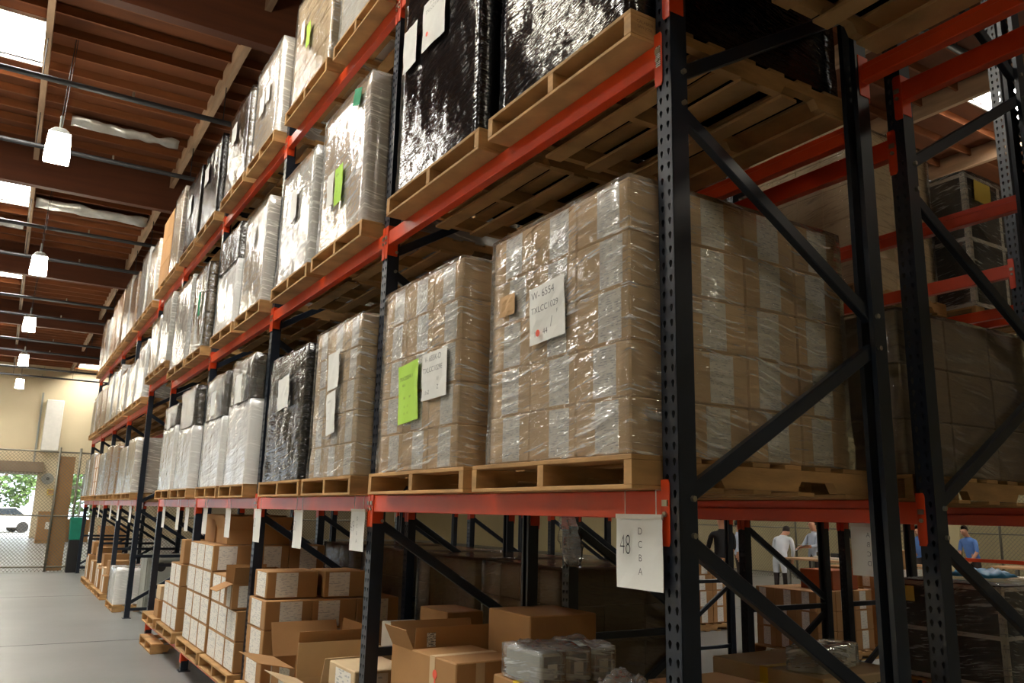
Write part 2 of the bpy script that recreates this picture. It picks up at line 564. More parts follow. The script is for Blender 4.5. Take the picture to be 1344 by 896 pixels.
for j, g in enumerate(GL):
    for kk, dy in enumerate((2.45, 5.15)):
        o = MB().cyl((XL + .1, g + dy, ZG - .1), (XR - .1, g + dy, ZG - .1), .045, 8).build('sprinkler_pipe', 'pipe', smooth=True)
        tag(o, 'dark sprinkler pipe, %s of the roof bay %s from the cream end wall' % (['first', 'second'][kk], ['seventh', 'sixth', 'fifth', 'fourth', 'third', 'second', 'first'][j]), 'pipe', 'sprinkler pipes under the roof')
        for px in PUR[2:11]:
            link('pipe_hanger', HANG, o, (px, g + dy, ZG - .06))
        for px in PUR[4:8]:
            MB().cyl((px + 1.2, g + dy, ZG - .055), (px + 1.2, g + dy, ZG + .02), .018, 6).build('sprinkler_head', 'zinc', o)

def foil(x0, x1, y, z, w, seed, label):
    nx, ny = 26, 5
    vs, fs = [], []
    for i in range(nx + 1):
        for j in range(ny + 1):
            t = i / nx
            sag = .10 * math.sin(math.pi * j / ny) + .07 * noise.noise(Vector((t * 7, j * .6, seed)))
            vs.append((x0 + (x1 - x0) * t, y + w * (j / ny - .5) * (1 + .3 * noise.noise(Vector((t * 4, seed, 0)))), z - sag))
    for i in range(nx):
        for j in range(ny):
            a = i * (ny + 1) + j
            fs.append((a, a + 1, a + ny + 2, a + ny + 1))
    o = MB().add(vs, fs).build('foil_insulation', 'foil', smooth=True)
    md = o.modifiers.new('thick', 'SOLIDIFY')
    md.thickness = .01
    return tag(o, label, 'insulation')
foil(-1.6, .2, 13.75, ZD - .22, .28, 1.0, 'dull foil insulation sagging under the roof behind the nearest hanging lamp')
foil(-2.0, .36, 19.0, ZD - .16, .6, 2.0, 'bright silver foil insulation sagging beside the second skylight')
foil(-3.6, -2.2, 20.9, ZD - .2, .5, 3.0, 'short silver foil strip under the edge of the second skylight')
foil(-2.0, .36, 33.9, ZD - .2, .5, 4.0, 'grey foil insulation strip sagging far down the roof')

# ------------------------------------------------------------------ hanging lamps
def lamp(x, y, z, label, group=None):
    t = thing('hanging_lamp', label, 'lamp', (x, y, z), 0, group)
    t.scale = (.75, .75, .8)
    top = (ZD - .001 - z) / .8
    a, b = .19, .225
    z0, z1 = -.27, .22
    mb = MB()
    mb.add([(-b, -b, z0), (b, -b, z0), (b, b, z0), (-b, b, z0), (-a, -a, z1), (a, -a, z1), (a, a, z1), (-a, a, z1)],
           [(0, 3, 2, 1), (4, 5, 6, 7), (0, 1, 5, 4), (1, 2, 6, 5), (2, 3, 7, 6), (3, 0, 4, 7)])
    mb.build('lamp_lens', 'lens', t, bevel=.02)
    hb = MB()
    hb.add([(-.2, -.2, .205), (.2, -.2, .205), (.2, .2, .205), (-.2, .2, .205), (-.09, -.09, .34), (.09, -.09, .34), (.09, .09, .34), (-.09, .09, .34)],
           [(0, 3, 2, 1), (4, 5, 6, 7), (0, 1, 5, 4), (1, 2, 6, 5), (2, 3, 7, 6), (3, 0, 4, 7)])
    hb.build('lamp_housing', 'greycab', t, bevel=.01)
    MB().cyl((0, 0, .34), (0, 0, .6), .028, 8).build('stem', 'greycab', t)
    MB().cyl((0, 0, .58), (.05, 0, top), .009, 6).build('cord', 'pipe', t)
    MB().cyl((.03, .03, .34), (.09, .05, top), .006, 5).build('power_cable', 'pipe', t)
ordl = ['behind the 48 sign end of the aisle', 'beside the 48 sign bay', 'nearest the 48 sign of those in view', 'second beyond the 48 sign',
        'third beyond the 48 sign', 'fourth beyond the 48 sign', 'last one before the cream wall']
for k in range(-2, 5):
    lamp(-1.76, 11.05 + 7.1 * k, 6.8, 'square glowing warehouse lamp over the aisle, ' + ordl[k + 2])
for (x, y, w_) in ((5.2, -5.2, 'by the open rack end'), (14.5, 4.5, 'above the monitors'), (15.5, 12.6, 'beyond the man with the clipboard')):
    lamp(x, y, 6.4, 'square glowing warehouse lamp ' + w_, 'lamps over the packing area')

# ------------------------------------------------------------------ racks
POST_H = 5.49
PW, PD = .076, .076
def post_mesh(height):
    """open C-section: perforated face on x=0, side flanges, return lips"""
    mb = MB()
    pitch = .0508
    n = int(height / pitch)
    for col in (0, 1):
        y0, y1 = (0, PW / 2) if col == 0 else (PW / 2, PW)
        yc = y0 + (y1 - y0) * (.54 if col == 0 else .46)
        for i in range(n):
            za, zb = i * pitch, (i + 1) * pitch
            zc = (za + zb) / 2
            ring = []
            for t in range(8):
                a = 2 * math.pi * t / 8 + math.pi / 8
                rz = .0135
                ry = .0085 if math.sin(a) > 0 else .005
                ring.append((yc + ry * math.cos(a), zc + rz * math.sin(a)))
            outer = [(y1, zc), (y1, zb), (yc, zb), (y0, zb), (y0, zc), (y0, za), (yc, za), (y1, za)]
            k = len(mb.v)
            for x in (0.0, .003):
                mb.v += [(x, p[0], p[1]) for p in ring] + [(x, p[0], p[1]) for p in outer]
            for t in range(8):
                u = (t + 1) % 8
                mb.f.append((k + t, k + u, k + 8 + u, k + 8 + t))
                mb.f.append((k + 16 + t, k + 24 + t, k + 24 + u, k + 16 + u))
                mb.f.append((k + t, k + 16 + t, k + 16 + u, k + u))
    top = n * pitch
    mb.box(0, PD, 0, .003, 0, top)
    mb.box(0, PD, PW - .003, PW, 0, top)
    mb.box(PD - .003, PD, .003, .02, 0, top)
    mb.box(PD - .003, PD, PW - .02, PW - .003, 0, top)
    mb.box(.003, .007, PW / 2 - .006, PW / 2 + .006, 0, top)
    return mb
_pm = post_mesh(POST_H)
def _raw(mb, name, mat):
    me = bpy.data.meshes.new(name)
    me.from_pydata(mb.v, [], mb.f)
    bm = bmesh.new()
    bm.from_mesh(me)
    bmesh.ops.recalc_face_normals(bm, faces=bm.faces)
    bm.to_mesh(me)
    bm.free()
    me.materials.append(M[mat])
    return me
POST = _raw(_pm, 'upright_post', 'navy')
_pr = MB()
_pr.v = [(-x, PW - y, z) for x, y, z in _pm.v]
_pr.f = _pm.f
POST_R = _raw(_pr, 'upright_post', 'navy')
FOOT = MB().box(-.02, PD + .02, -.025, PW + .025, 0, .008).mesh('foot_plate', 'navy')
BOLT = MB().cyl((0, 0, 0), (0, -.012, 0), .010, 6).mesh('bolt', 'zinc')
BR = .052
def frame(rack, y, depth, bolts=False):
    """one upright frame at local y: two posts, zigzag braces"""
    link('upright_post', POST, rack, (0, y, .006))
    link('upright_post', POST_R, rack, (depth, y, .006))
    link('foot_plate', FOOT, rack, (0, y, 0))
    link('foot_plate', FOOT, rack, (depth - PD, y, 0))
    key = ('br', round(depth, 3))
    xf, xr = .05, depth - .05
    yc = PW / 2
    nodes = [(xr, .98, xf, 1.62), (xf, 1.745, xr, 2.36), (xr, 2.49, xf, 3.115), (xf, 3.235, xr, 3.86), (xr, 3.99, xf, 4.6), (xf, 4.72, xr, 5.3), (xf, .22, xr, .86)]
    if key not in _cache:
        _cache[key] = [MB().bar((a, 0, za), (b, 0, zb), .034, BR).mesh('brace', 'navy', bevel=.004) for a, za, b, zb in nodes]
        _cache[key] += [MB().bar((xf - .02, 0, z), (xr + .02, 0, z), .034, .045).mesh('strut', 'navy', bevel=.004) for z in (.13, .915)]
    for me in _cache[key]:
        link('strut' if me.name.startswith('strut') else 'brace', me, rack, (0, y + yc, 0))
    if bolts:
        for z in (1.63, 1.745, 3.115, 3.235, 4.6, 4.72):
            link('bolt', BOLT, rack, (.055, y, z))
        for z in (.98, 2.36, 2.49, 3.86, 3.99):
            link('bolt', BOLT, rack, (depth - .055, y, z))

BH, BT = .09, .05
def connector_mesh(sgn):
    """L plate hooked on the post: front plate over half the post face and a plate along its side; sgn=+1 at a beam's low-y end"""
    mb = MB()
    z0, z1 = -.085, .125
    if sgn > 0:      # beam starts at y=0 going +y, the post lies at y<0
        poly = [(-.036, z0 + .012), (-.03, z0), (.002, z0), (.002, z1), (-.03, z1), (-.036, z1 - .012)]
    else:
        poly = [(.036, z0 + .012), (.036, z1 - .012), (.03, z1), (-.002, z1), (-.002, z0), (.03, z0)]
    mb.prism(poly, 'x', -.006, -.001)
    y0, y1 = (0, .004) if sgn > 0 else (-.004, 0)
    mb.box(-.006, .062, y0, y1, z0 + .02, z1)
    return mb.mesh('connector', 'orange', bevel=.0015)
CON = {1: connector_mesh(1), -1: connector_mesh(-1)}
_rev = {}
CLIP = MB().box(-.012, -.006, -.012, .012, .03, .05).cyl((-.006, 0, .005), (-.014, 0, .005), .009, 6).mesh('safety_clip', 'zinc')
STICK = MB().box(-.0085, -.0062, -.011, .011, -.03, .05).mesh('load_sticker', 'label_dark')
def beam(rack, x, y0, y1, z, front=True, detail=False, sleeves=()):
    """box beam with a step; z = its underside. front: face at x, else the beam's outer face looks to +x"""
    L = y1 - y0
    k = ('beam', round(L, 3), front)
    if k not in _cache:
        s = 1 if front else -1
        mb = MB().prism([(0, 0), (s * BT, 0), (s * BT, BH - .035), (s * (BT - .018), BH - .035), (s * (BT - .018), BH), (0, BH)], 'y', 0, L)
        _cache[k] = mb.mesh('beam', 'orange', bevel=.003)
    b = link('beam', _cache[k], rack, (x, y0, z))
    for sg, yy in ((1, 0), (-1, L)):
        c = link('connector', CON[sg], b, (0, yy, 0))
        if not front:
            c.scale = (-1, 1, 1)
        if detail:
            link('safety_clip', CLIP, b, (0, yy - sg * .018, .01))
    return b

P = 2.515
RD = 1.13
YS = [-2.515, 0, P, 2 * P, 3 * P, 4 * P, 12.2, 14.62, 17.0, 19.35, 21.7]
Z1, Z2, Z3, ZT, ZL = 1.68, 3.275, 4.89, 3.52, .17

def rack_row(name, label, x, frames, depth, bays, bolts=()):
    r = thing(name, label, 'rack', (x, frames[0], 0))
    y_0 = frames[0]
    for i, y in enumerate(frames):
        frame(r, y - y_0, depth, bolts=(i in bolts))
    for i, levels in enumerate(bays):
        a, b = frames[i] + PW - y_0 + .001, frames[i + 1] - y_0 - .001
        for z in levels:
            beam(r, 0, a, b, z, True, detail=(frames[i] < 8))
            beam(r, depth, a, b, z, False)
    return r
rackA = rack_row('pallet_rack', 'navy and orange pallet rack carrying the 48 sign beside the aisle', 0, YS[:6], RD,
                 [[ZT, Z3], [ZL, Z1, Z2, Z3], [ZL, Z1, Z2, Z3], [ZL, Z1, Z2, Z3], [ZL, Z1, Z2, Z3]], bolts=(1, 2))
rackB = rack_row('pallet_rack', 'navy pallet rack farther down the aisle beside the chain link fence', 0, YS[6:], RD,
                 [[Z1, 3.2, 4.8]] * 4)
# beams bridging the cross passage between those two racks
for z in (ZT - .04, Z3):
    beam(rackA, 0, YS[5] + PW + .001 - YS[0], YS[6] - .001 - YS[0], z)
    beam(rackA, RD, YS[5] + PW + .001 - YS[0], YS[6] - .001 - YS[0], z, False)
SX = 1.37
rackC = rack_row('pallet_rack', 'pallet rack standing back to back behind the rack with the 48 sign', SX, YS[:6], RD,
                 [[ZT, Z3], [Z1, Z2], [ZL, Z1, Z2], [ZL, Z1, Z2], [ZL, Z1, Z2]], bolts=(1,))
TX, VX = 3.8, 5.16
TY = [.75 + P * i for i in range(5)]
rackD = rack_row('pallet_rack', 'pallet rack across the narrow inner aisle with dull carton loads', TX, TY, RD, [[Z1, Z2 + .05]] * 4)
rackE = rack_row('pallet_rack', 'innermost pallet rack facing the packing area', VX, TY, RD, [[ZL, Z1, Z2 + .05], [Z1], [Z1], [Z1]])
# load stickers on two connectors
for z in (Z2,):
    link('load_sticker', STICK, rackA, (0, P + PW - .018, z + .02))

# ------------------------------------------------------------------ pallets
PH = .112
def pallet_proto():
    t = thing('pallet', 'wooden pallet', 'pallet')
    D, Wd = 1.2, 1.03
    hs = PH - .034
    poly = [(0, .016), (.18, .016)]
    for c in (.30, .90):
        poly += [(c - .115, .016), (c - .09, .016 + .038), (c + .09, .016 + .038), (c + .115, .016)]
    poly += [(D, .016), (D, .016 + hs), (0, .016 + hs)]
    sm = MB().prism(poly, 'y', 0, .038).mesh('stringer', 'pallet')
    for y in (0, Wd / 2 - .019, Wd - .038):
        link('stringer', sm, t, (0, y, 0))
    bw = [.14, .09, .09, .09, .09, .09, .14]
    gap = (D - sum(bw)) / 6
    x = 0
    for w in bw:
        link('deck_board', boxmesh('deck_board', 'pallet', w, Wd, .017, .002), t, (x, 0, PH - .0175))
        x += w + gap
    for x, w in ((0, .14), (.32, .09), (.555, .09), (.79, .09), (D - .14, .14)):
        link('bottom_board', boxmesh('bottom_board', 'pallet', w, Wd, .0155, .002), t, (x, 0, 0))
    return t
PAL = pallet_proto()
_first = [True]
def pallet(x, y, z, label, width=1.03, depth=1.2, rz=0.0, group=None):
    o = PAL if _first[0] else copy_tree(PAL)
    _first[0] = False
    o.location = (x, y, z + .002)
    o.rotation_euler = (0, 0, rz)
    o.scale = (depth / 1.2, width / 1.03, 1)
    o['label'] = label
    if group: o['group'] = group
    return o

# ------------------------------------------------------------------ cartons and wrapped loads
def carton_part(parent, x, y, z, dx, dy, dz, mat, lab=None, lab_near=False, name='carton', labmat='label', labw=.42, labh=.92):
    e = .0015
    o = link(name, boxmesh(name, mat, dx - 2 * e, dy - 2 * e, dz - e, .006), parent, (x + e, y + e, z))
    if lab:
        w, h = (dy - 2 * e) * labw, dz * labh
        link('label_sticker', boxmesh('label_sticker', labmat, .001, w, h), o, (-.0012, (dy - w) * lab, (dz - h) * .5))
    if lab_near:
        w, h = min((dx - 2 * e) * labw, .17), dz * labh
        link('label_sticker', boxmesh('label_sticker', labmat, w, .001, h), o, ((dx - w) * lab_near, -.0012, (dz - h) * .5))
    return o

def shell(name, mat, parent, dx, dy, dz, seed, amp=.008, off=.006, z0=0.0, flare=0.0, rag=0.0, n=11):
    """wrinkled film skin around a block (open below)"""
    bm = bmesh.new()
    idx = {}
    def V(i, j, k, nx, ny, nz):
        if (i, j, k) not in idx:
            idx[(i, j, k)] = bm.verts.new((i / nx, j / ny, k / nz))
        return idx[(i, j, k)]
    nx, ny, nz = n, n, n
    for a in range(nx):
        for k in range(nz):
            for j in (0, ny):
                bm.faces.new([V(a, j, k, nx, ny, nz), V(a + 1, j, k, nx, ny, nz), V(a + 1, j, k + 1, nx, ny, nz), V(a, j, k + 1, nx, ny, nz)])
    for b in range(ny):
        for k in range(nz):
            for i in (0, nx):
                bm.faces.new([V(i, b, k, nx, ny, nz), V(i, b + 1, k, nx, ny, nz), V(i, b + 1, k + 1, nx, ny, nz), V(i, b, k + 1, nx, ny, nz)])
    for a in range(nx):
        for b in range(ny):
            bm.faces.new([V(a, b, nz, nx, ny, nz), V(a + 1, b, nz, nx, ny, nz), V(a + 1, b + 1, nz, nx, ny, nz), V(a, b + 1, nz, nx, ny, nz)])
    bmesh.ops.recalc_face_normals(bm, faces=bm.faces)
    for v in bm.verts:
        x, y, z = v.co
        p = Vector((x * dx, y * dy, z0 + z * (dz - z0)))
        nd = Vector(((x > .999) - (x < .001), (y > .999) - (y < .001), (z > .999) * 1.0))
        nd.normalize()
        w = noise.noise(p * 5 + Vector((seed, seed * 2, 0))) * .5 + noise.noise(p * 12 + Vector((0, seed, seed))) * .5
        p += nd * (off + amp * (w * .5 + .5))
        if flare and z < .12:
            p += Vector((nd.x, nd.y, 0)) * flare * (w + .5)
        if rag and z > .999:
            p.z += rag * noise.noise(Vector((x * 3 + seed, y * 3, seed)))
        v.co = p
    me = bpy.data.meshes.new(name)
    bm.to_mesh(me)
    bm.free()
    me.polygons.foreach_set('use_smooth', [True] * len(me.polygons))
    me.materials.append(M[mat])
    return link(name, me, parent)

def load(style, label, x, y0, y1, z, H, rows, cols, deep, depth=1.13, mat='card_lit', lab=(), nearlab=True, seed=None, pal=True, pal_label=None, pal_y=None, cut=.62):
    seed = seed if seed is not None else rnd.random() * 50
    if pal:
        a, b = pal_y if pal_y else (y0 - .04, y1 + .04)
        global PAL_K0
        po = pallet(x - .03, a, z, pal_label, width=b - a)
        if seed == 31:
            PAL_K0 = po
    zb = z + PH + .004
    t = thing('wrapped_load', label, 'pallet load', (x, y0, zb))
    dy = (y1 - y0) / cols
    dx = depth / deep
    dz = H / rows
    if style in ('clear', 'milky', 'dim', 'cartons'):
        for k in range(rows):
            for i in range(deep):
                for j in range(cols):
                    if i > 0 and j > 0 and k < rows - 1:
                        continue
                    carton_part(t, i * dx, j * dy, k * dz, dx, dy, dz, mat,
                                lab=(.18 + .3 * rnd.random()) if i == 0 and lab else None,
                                lab_near=(.3 + .25 * rnd.random()) if j == 0 and i > 0 and nearlab else None)
        if style != 'cartons':
            shell('stretch_wrap', {'clear': 'film', 'milky': 'film_milky_glare', 'dim': 'film_dim'}[style], t, depth, y1 - y0, H, seed, flare=.01)
    elif style == 'black':
        shell('stretch_wrap', 'film_black', t, depth, y1 - y0, H, seed, amp=.02, off=.004, rag=.03, n=16)
    elif style == 'smoke':
        for k in range(rows):
            for j in range(cols):
                carton_part(t, 0, j * dy, k * dz, depth, dy, dz, mat, lab=.3)
        shell('stretch_wrap', 'film_smoke', t, depth, y1 - y0, H, seed, amp=.02, off=.006, rag=.03, n=14)
    elif style == 'half':
        hc = H * cut
        for j in range(cols):
            carton_part(t, 0, j * dy, 0, depth, dy, hc, 'core_white')
            carton_part(t, .012, j * dy + .006, hc, depth - .024, dy - .012, H - hc, 'card_dull' if j % 2 else 'dark', name='dark_carton')
        shell('stretch_wrap', 'film_white', t, depth, y1 - y0, hc, seed, amp=.012)
        shell('top_wrap', 'film_smoke', t, depth - .01, y1 - y0, H, seed + 3, amp=.016, z0=hc + .012, rag=.03)
    return t

def note(t, mat, y, z, w, h, lines=(), tilt=0.0, dot=None, x=-.026, seed=0, ink='ink', name='paper_note'):
    s = paper(name, mat, t, x, y, z, w, h, tilt, .01, seed)
    for (txt, dy, dz, size) in lines:
        ca, sa = math.cos(tilt), math.sin(tilt)
        a, b = dy * ca - dz * sa, dy * sa + dz * ca
        lettering(txt, size, ink, s, (x - .0135, y - a, z + b), tilt=tilt)
    if dot:
        MB().cyl((0, 0, 0), (-.001, 0, 0), .014, 14).build('red_dot', 'red_dot', s, (x - .0135, y - dot[0], z + dot[1]))
    return s

BAYN = ['end bay', 'second bay', 'third bay', 'fourth bay', 'bridged bay']
def where(tier, bay, slot):
    return '%s tier, %s, %s slot' % (tier, BAYN[bay], ['first', 'second'][slot])
def put(style, look, tier, bay, slot, y0, y1, z, H, rows=5, cols=3, deep=3, **kw):
    wh = where(tier, bay, slot)
    return load(style, look + ', ' + wh, -.08, y0, y1, z, H, rows, cols, deep, pal_label='wooden pallet on ' + wh, **kw)

ZP1, ZP2, ZP3 = Z1 + BH, Z2 + BH, Z3 + BH
# --- lower tier
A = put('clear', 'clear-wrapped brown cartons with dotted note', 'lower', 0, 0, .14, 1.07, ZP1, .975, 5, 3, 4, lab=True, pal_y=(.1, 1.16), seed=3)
note(A, 'paper', .475, .575, .24, .235, [('W- 6554', -.01, .075, .044), ('TXLCC1029', .0, .015, .036), ('11   44', -.03, -.082, .034), ('/', .045, -.055, .06), ('F', .085, -.02, .022)], tilt=.06, dot=(-.045, -.082), seed=4, x=-.018)
note(A, 'tan', .78, .66, .12, .09, tilt=0, seed=9, x=-.016, name='tan_sticker')
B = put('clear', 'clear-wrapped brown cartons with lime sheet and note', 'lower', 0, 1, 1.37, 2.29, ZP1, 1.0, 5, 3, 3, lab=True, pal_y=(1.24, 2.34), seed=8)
note(B, 'green', .52, .40, .24, .31, [('TRX2000411', .0, .075, .03), ('RE-S', -.03, .04, .018), ('VF', -.02, -.03, .02), ('VF', .045, -.03, .02), ('11    11', .0, -.075, .018), ('11    11', .0, -.11, .018)], tilt=.07, seed=5, x=-.018, ink='ink', name='lime_sheet')
note(B, 'paper', .22, .455, .27, .235, [('V- 655K-D', .0, .08, .04), ('TXLCC1029E', .0, .025, .037), ('11x2', -.06, -.085, .03), ('V/', .06, -.03, .03), ('Z', .06, -.07, .03)], tilt=.02, seed=6, x=-.018)
C = put('clear', 'pale clear-wrapped cartons with two white slips', 'lower', 1, 0, 2.66, 3.5, ZP1, .98, 5, 3, 3, lab=True, mat='card_pale', seed=12)
note(C, 'paper', .39, .67, .2, .24, [], tilt=.05, seed=7)
note(C, 'paper', .39, .40, .16, .27, [('11429-1', .0, .07, .022), ('x', .0, 0, .02), ('11', -.02, -.05, .02)], tilt=.12, seed=8)
D = put('black', 'black film wrapped load with white sheet', 'lower', 1, 1, 3.64, 4.6, ZP1, .95, 1, 1, 1, seed=5)
note(D, 'paper', .5, .65, .27, .24, [], tilt=.08, seed=2, x=-.03)
E_ = put('half', 'white-wrapped load with dark top', 'lower', 2, 0, 5.16, 6.0, ZP1, 1.12, 1, 2, 1, seed=21, cut=.64)
note(E_, 'paper', .42, .85, 0.22, .26, [], tilt=.03, seed=3, x=-.035)
F_ = put('half', 'white-wrapped load with dark top', 'lower', 2, 1, 6.2, 7.1, ZP1, 1.1, 1, 2, 1, seed=22, cut=.6)
note(F_, 'paper', .42, .82, 0.22, .24, [], tilt=.03, seed=5, x=-.035)
G_ = put('half', 'white-wrapped load with dark top', 'lower', 3, 0, 7.68, 8.6, ZP1, 1.14, 1, 2, 1, seed=23, cut=.6)
H_ = put('half', 'tall white-wrapped load with dark top', 'lower', 3, 1, 8.8, 9.75, ZP1, 1.05, 1, 2, 1, seed=24, cut=.74)
note(H_, 'paper', .42, .86, 0.22, .2, [], tilt=.03, seed=5, x=-.035)
# --- middle tier
K0 = put('black', 'glossy black film wrapped load', 'middle', 0, 0, .11, 1.04, ZP2, 1.28, 1, 1, 1, seed=31, pal_y=(.085, 1.11))
K1 = put('black', 'glossy black film wrapped load with two white sheets', 'middle', 0, 1, 1.25, 2.22, ZP2, 1.28, 1, 1, 1, seed=33, pal_y=(1.2, 2.3))
note(K1, 'paper', .51, .88, .28, .3, [('TXLCC1104', 0, .07, .035), ('V- 655', 0, .11, .03)], tilt=-.02, dot=(-.06, -.07), seed=3, x=-.03, ink='ink_grey')
note(K1, 'paper', .82, .86, .18, .27, [], tilt=0, seed=6, x=-.03)
L0 = put('milky', 'milky-wrapped cartons with lime and teal sheets', 'middle', 1, 0, 2.74, 3.66, ZP2, 1.05, 5, 3, 3, seed=41)
note(L0, 'green', .47, .40, .15, .28, [('12206', 0, .07, .022), ('x x', 0, -.05, .02)], tilt=.03, seed=2)
note(L0, 'paper', .64, .42, .13, .25, [], tilt=.03, seed=3)
note(L0, 'teal', .20, .94, .14, .12, tilt=-.3, seed=4, name='teal_sheet')
L1_ = put('milky', 'rumpled milky-wrapped load', 'middle', 1, 1, 3.84, 4.72, ZP2, .95, 4, 2, 2, seed=43, mat='core_white')
note(L1_, 'paper', .45, .6, .16, .26, [], tilt=.03, seed=7)
L2_ = put('milky', 'pale milky-wrapped load with white slip', 'middle', 2, 0, 5.16, 6.0, ZP2, .98, 4, 2, 2, seed=45, mat='card_pale')
note(L2_, 'paper', .45, .72, .13, .2, [], tilt=.03, seed=8)
put('half', 'white-wrapped load with black top', 'middle', 2, 1, 6.2, 7.1, ZP2, 1.05, 1, 2, 1, seed=46, cut=.62)
L4_ = put('smoke', 'smoky-wrapped load with a leaf green tag', 'middle', 3, 0, 7.68, 8.5, ZP2, 1.0, 3, 2, 1, seed=47)
note(L4_, 'teal', .3, .55, .10, .3, tilt=.1, seed=3, name='green_tag', x=-.03)
L5_ = put('milky', 'white-wrapped load with a rumpled hood', 'middle', 3, 1, 8.7, 9.85, ZP2, 1.1, 3, 2, 2, seed=48, mat='core_white')
put('milky', 'pale wrapped load', 'middle', 4, 0, 10.2, 11.05, ZT - .04 + BH, 1.0, 3, 2, 2, seed=49, mat='core_white')
put('milky', 'pale wrapped load', 'middle', 4, 1, 11.2, 12.05, ZT - .04 + BH, .85, 3, 2, 2, seed=50, mat='card_pale')
# --- upper tier
U0_ = put('milky', 'pale film-wrapped load', 'upper', 1, 0, 2.66, 3.5, ZP3, .95, 4, 3, 2, seed=51, mat='core_white')
U1_ = put('clear', 'clear-wrapped cartons with lime slip', 'upper', 1, 1, 3.72, 4.75, ZP3, 1.02, 4, 3, 2, seed=52, mat='card_pale')
note(U1_, 'green', .55, .5, .1, .22, [], tilt=.05, seed=2)
note(U1_, 'paper', .72, .62, .09, .2, [], tilt=.05, seed=6)
U2_ = put('milky', 'white film wrapped load with slips', 'upper', 2, 0, 5.18, 6.1, ZP3, .98, 4, 2, 3, seed=53, mat='card_pale')
note(U2_, 'paper', .55, .5, 0.18, .22, [], tilt=.05, seed=2)
note(U2_, 'paper', .35, .55, 0.14, .2, [], tilt=.05, seed=9)
U3_ = put('smoke', 'smoky-wrapped load with white sheet', 'upper', 2, 1, 6.3, 7.3, ZP3, .98, 3, 2, 1, seed=54)
note(U3_, 'paper', .6, .66, 0.22, .22, [], tilt=.05, seed=4, x=-.035)
U4_ = put('black', 'black film wrapped load with white slip', 'upper', 3, 0, 7.68, 8.65, ZP3, 1.0, 1, 1, 1, seed=55)
note(U4_, 'paper', .7, .7, 0.25, .24, [], tilt=.05, seed=5, x=-.03)
U5_ = put('black', 'black film wrapped load', 'upper', 3, 1, 8.85, 9.85, ZP3, 1.02, 1, 1, 1, seed=56)
note(U5_, 'paper', .6, .62, 0.22, .28, [], tilt=.05, seed=5, x=-.03)
put('milky', 'tall pale wrapped load', 'upper', 4, 0, 10.2, 10.95, ZP3, 1.2, 4, 2, 2, seed=57, mat='card_pale')
put('cartons', 'unwrapped brown cartons', 'upper', 4, 1, 11.1, 12.05, ZP3, 1.15, 3, 2, 2, seed=58, mat='card')
# --- bridging bay above the camera side passage
load('black', 'black-wrapped load overhead on the beams bridging the open passage', -.08, -1.12, -.12, ZT + BH, 1.05, 1, 1, 1, pal_label='wooden pallet overhead on the beams bridging the open passage', seed=60)
# --- far rack
styles = [('milky', 'card_pale', 'pale wrapped load'), ('clear', 'card', 'clear-wrapped brown cartons'), ('milky', 'core_white', 'white-wrapped load'), ('cartons', 'card', 'unwrapped brown cartons')]
for bi in range(4):
    b0 = YS[6 + bi] + PW
    for tier, zz in (('lower', Z1 + BH), ('middle', 3.2 + BH), ('upper', 4.8 + BH)):
        for sl in (0, 1):
            y0 = b0 + .06 + sl * 1.13
            st, mt, lk = styles[rnd.randrange(4 if tier == 'lower' else 3)]
            H = rnd.uniform(.75, 1.05) + (.28 if tier == 'upper' else 0)
            wh = '%s tier of far rack, bay %s from the fence, %s pallet' % (tier, ['fourth', 'third', 'second', 'first'][bi], ['outer', 'inner'][sl])
            load(st, lk + ', ' + wh, -.08, y0, y0 + .98, zz, H, 3, 2, 2, mat=mt, pal_label='wooden pallet on ' + wh, lab=(st == 'cartons'))
# --- inner racks
load('dim', 'dull film-wrapped brown cartons on inner rack behind the dotted note load', SX + .05, .14, 1.12, Z1 + BH, .72, 3, 3, 3, depth=1.08, mat='card_dull', lab=False, nearlab=False, pal_label='wooden pallet behind the dotted note load on the inner rack')
load('dim', 'dull film-wrapped brown cartons on inner rack behind the lime sheet load', SX + .05, 1.3, 2.3, Z1 + BH, 1.05, 4, 3, 3, depth=1.08, mat='card_dull', nearlab=False, pal_label='wooden pallet behind the lime sheet load on the inner rack')
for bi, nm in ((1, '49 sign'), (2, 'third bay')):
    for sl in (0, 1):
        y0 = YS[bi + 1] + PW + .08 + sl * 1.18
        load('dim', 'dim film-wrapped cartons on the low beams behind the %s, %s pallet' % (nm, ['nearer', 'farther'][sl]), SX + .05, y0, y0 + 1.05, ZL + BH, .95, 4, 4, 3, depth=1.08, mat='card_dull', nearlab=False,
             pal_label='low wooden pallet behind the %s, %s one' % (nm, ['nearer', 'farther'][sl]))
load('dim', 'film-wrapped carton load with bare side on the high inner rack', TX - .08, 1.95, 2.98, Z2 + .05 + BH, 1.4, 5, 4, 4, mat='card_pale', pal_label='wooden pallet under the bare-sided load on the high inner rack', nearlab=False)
load('dim', 'film-wrapped carton load deeper on the high inner rack', TX - .08, 3.45, 4.45, Z2 + .05 + BH, 1.3, 5, 4, 4, mat='card_dull', pal_label='wooden pallet under the deeper load on the high inner rack')

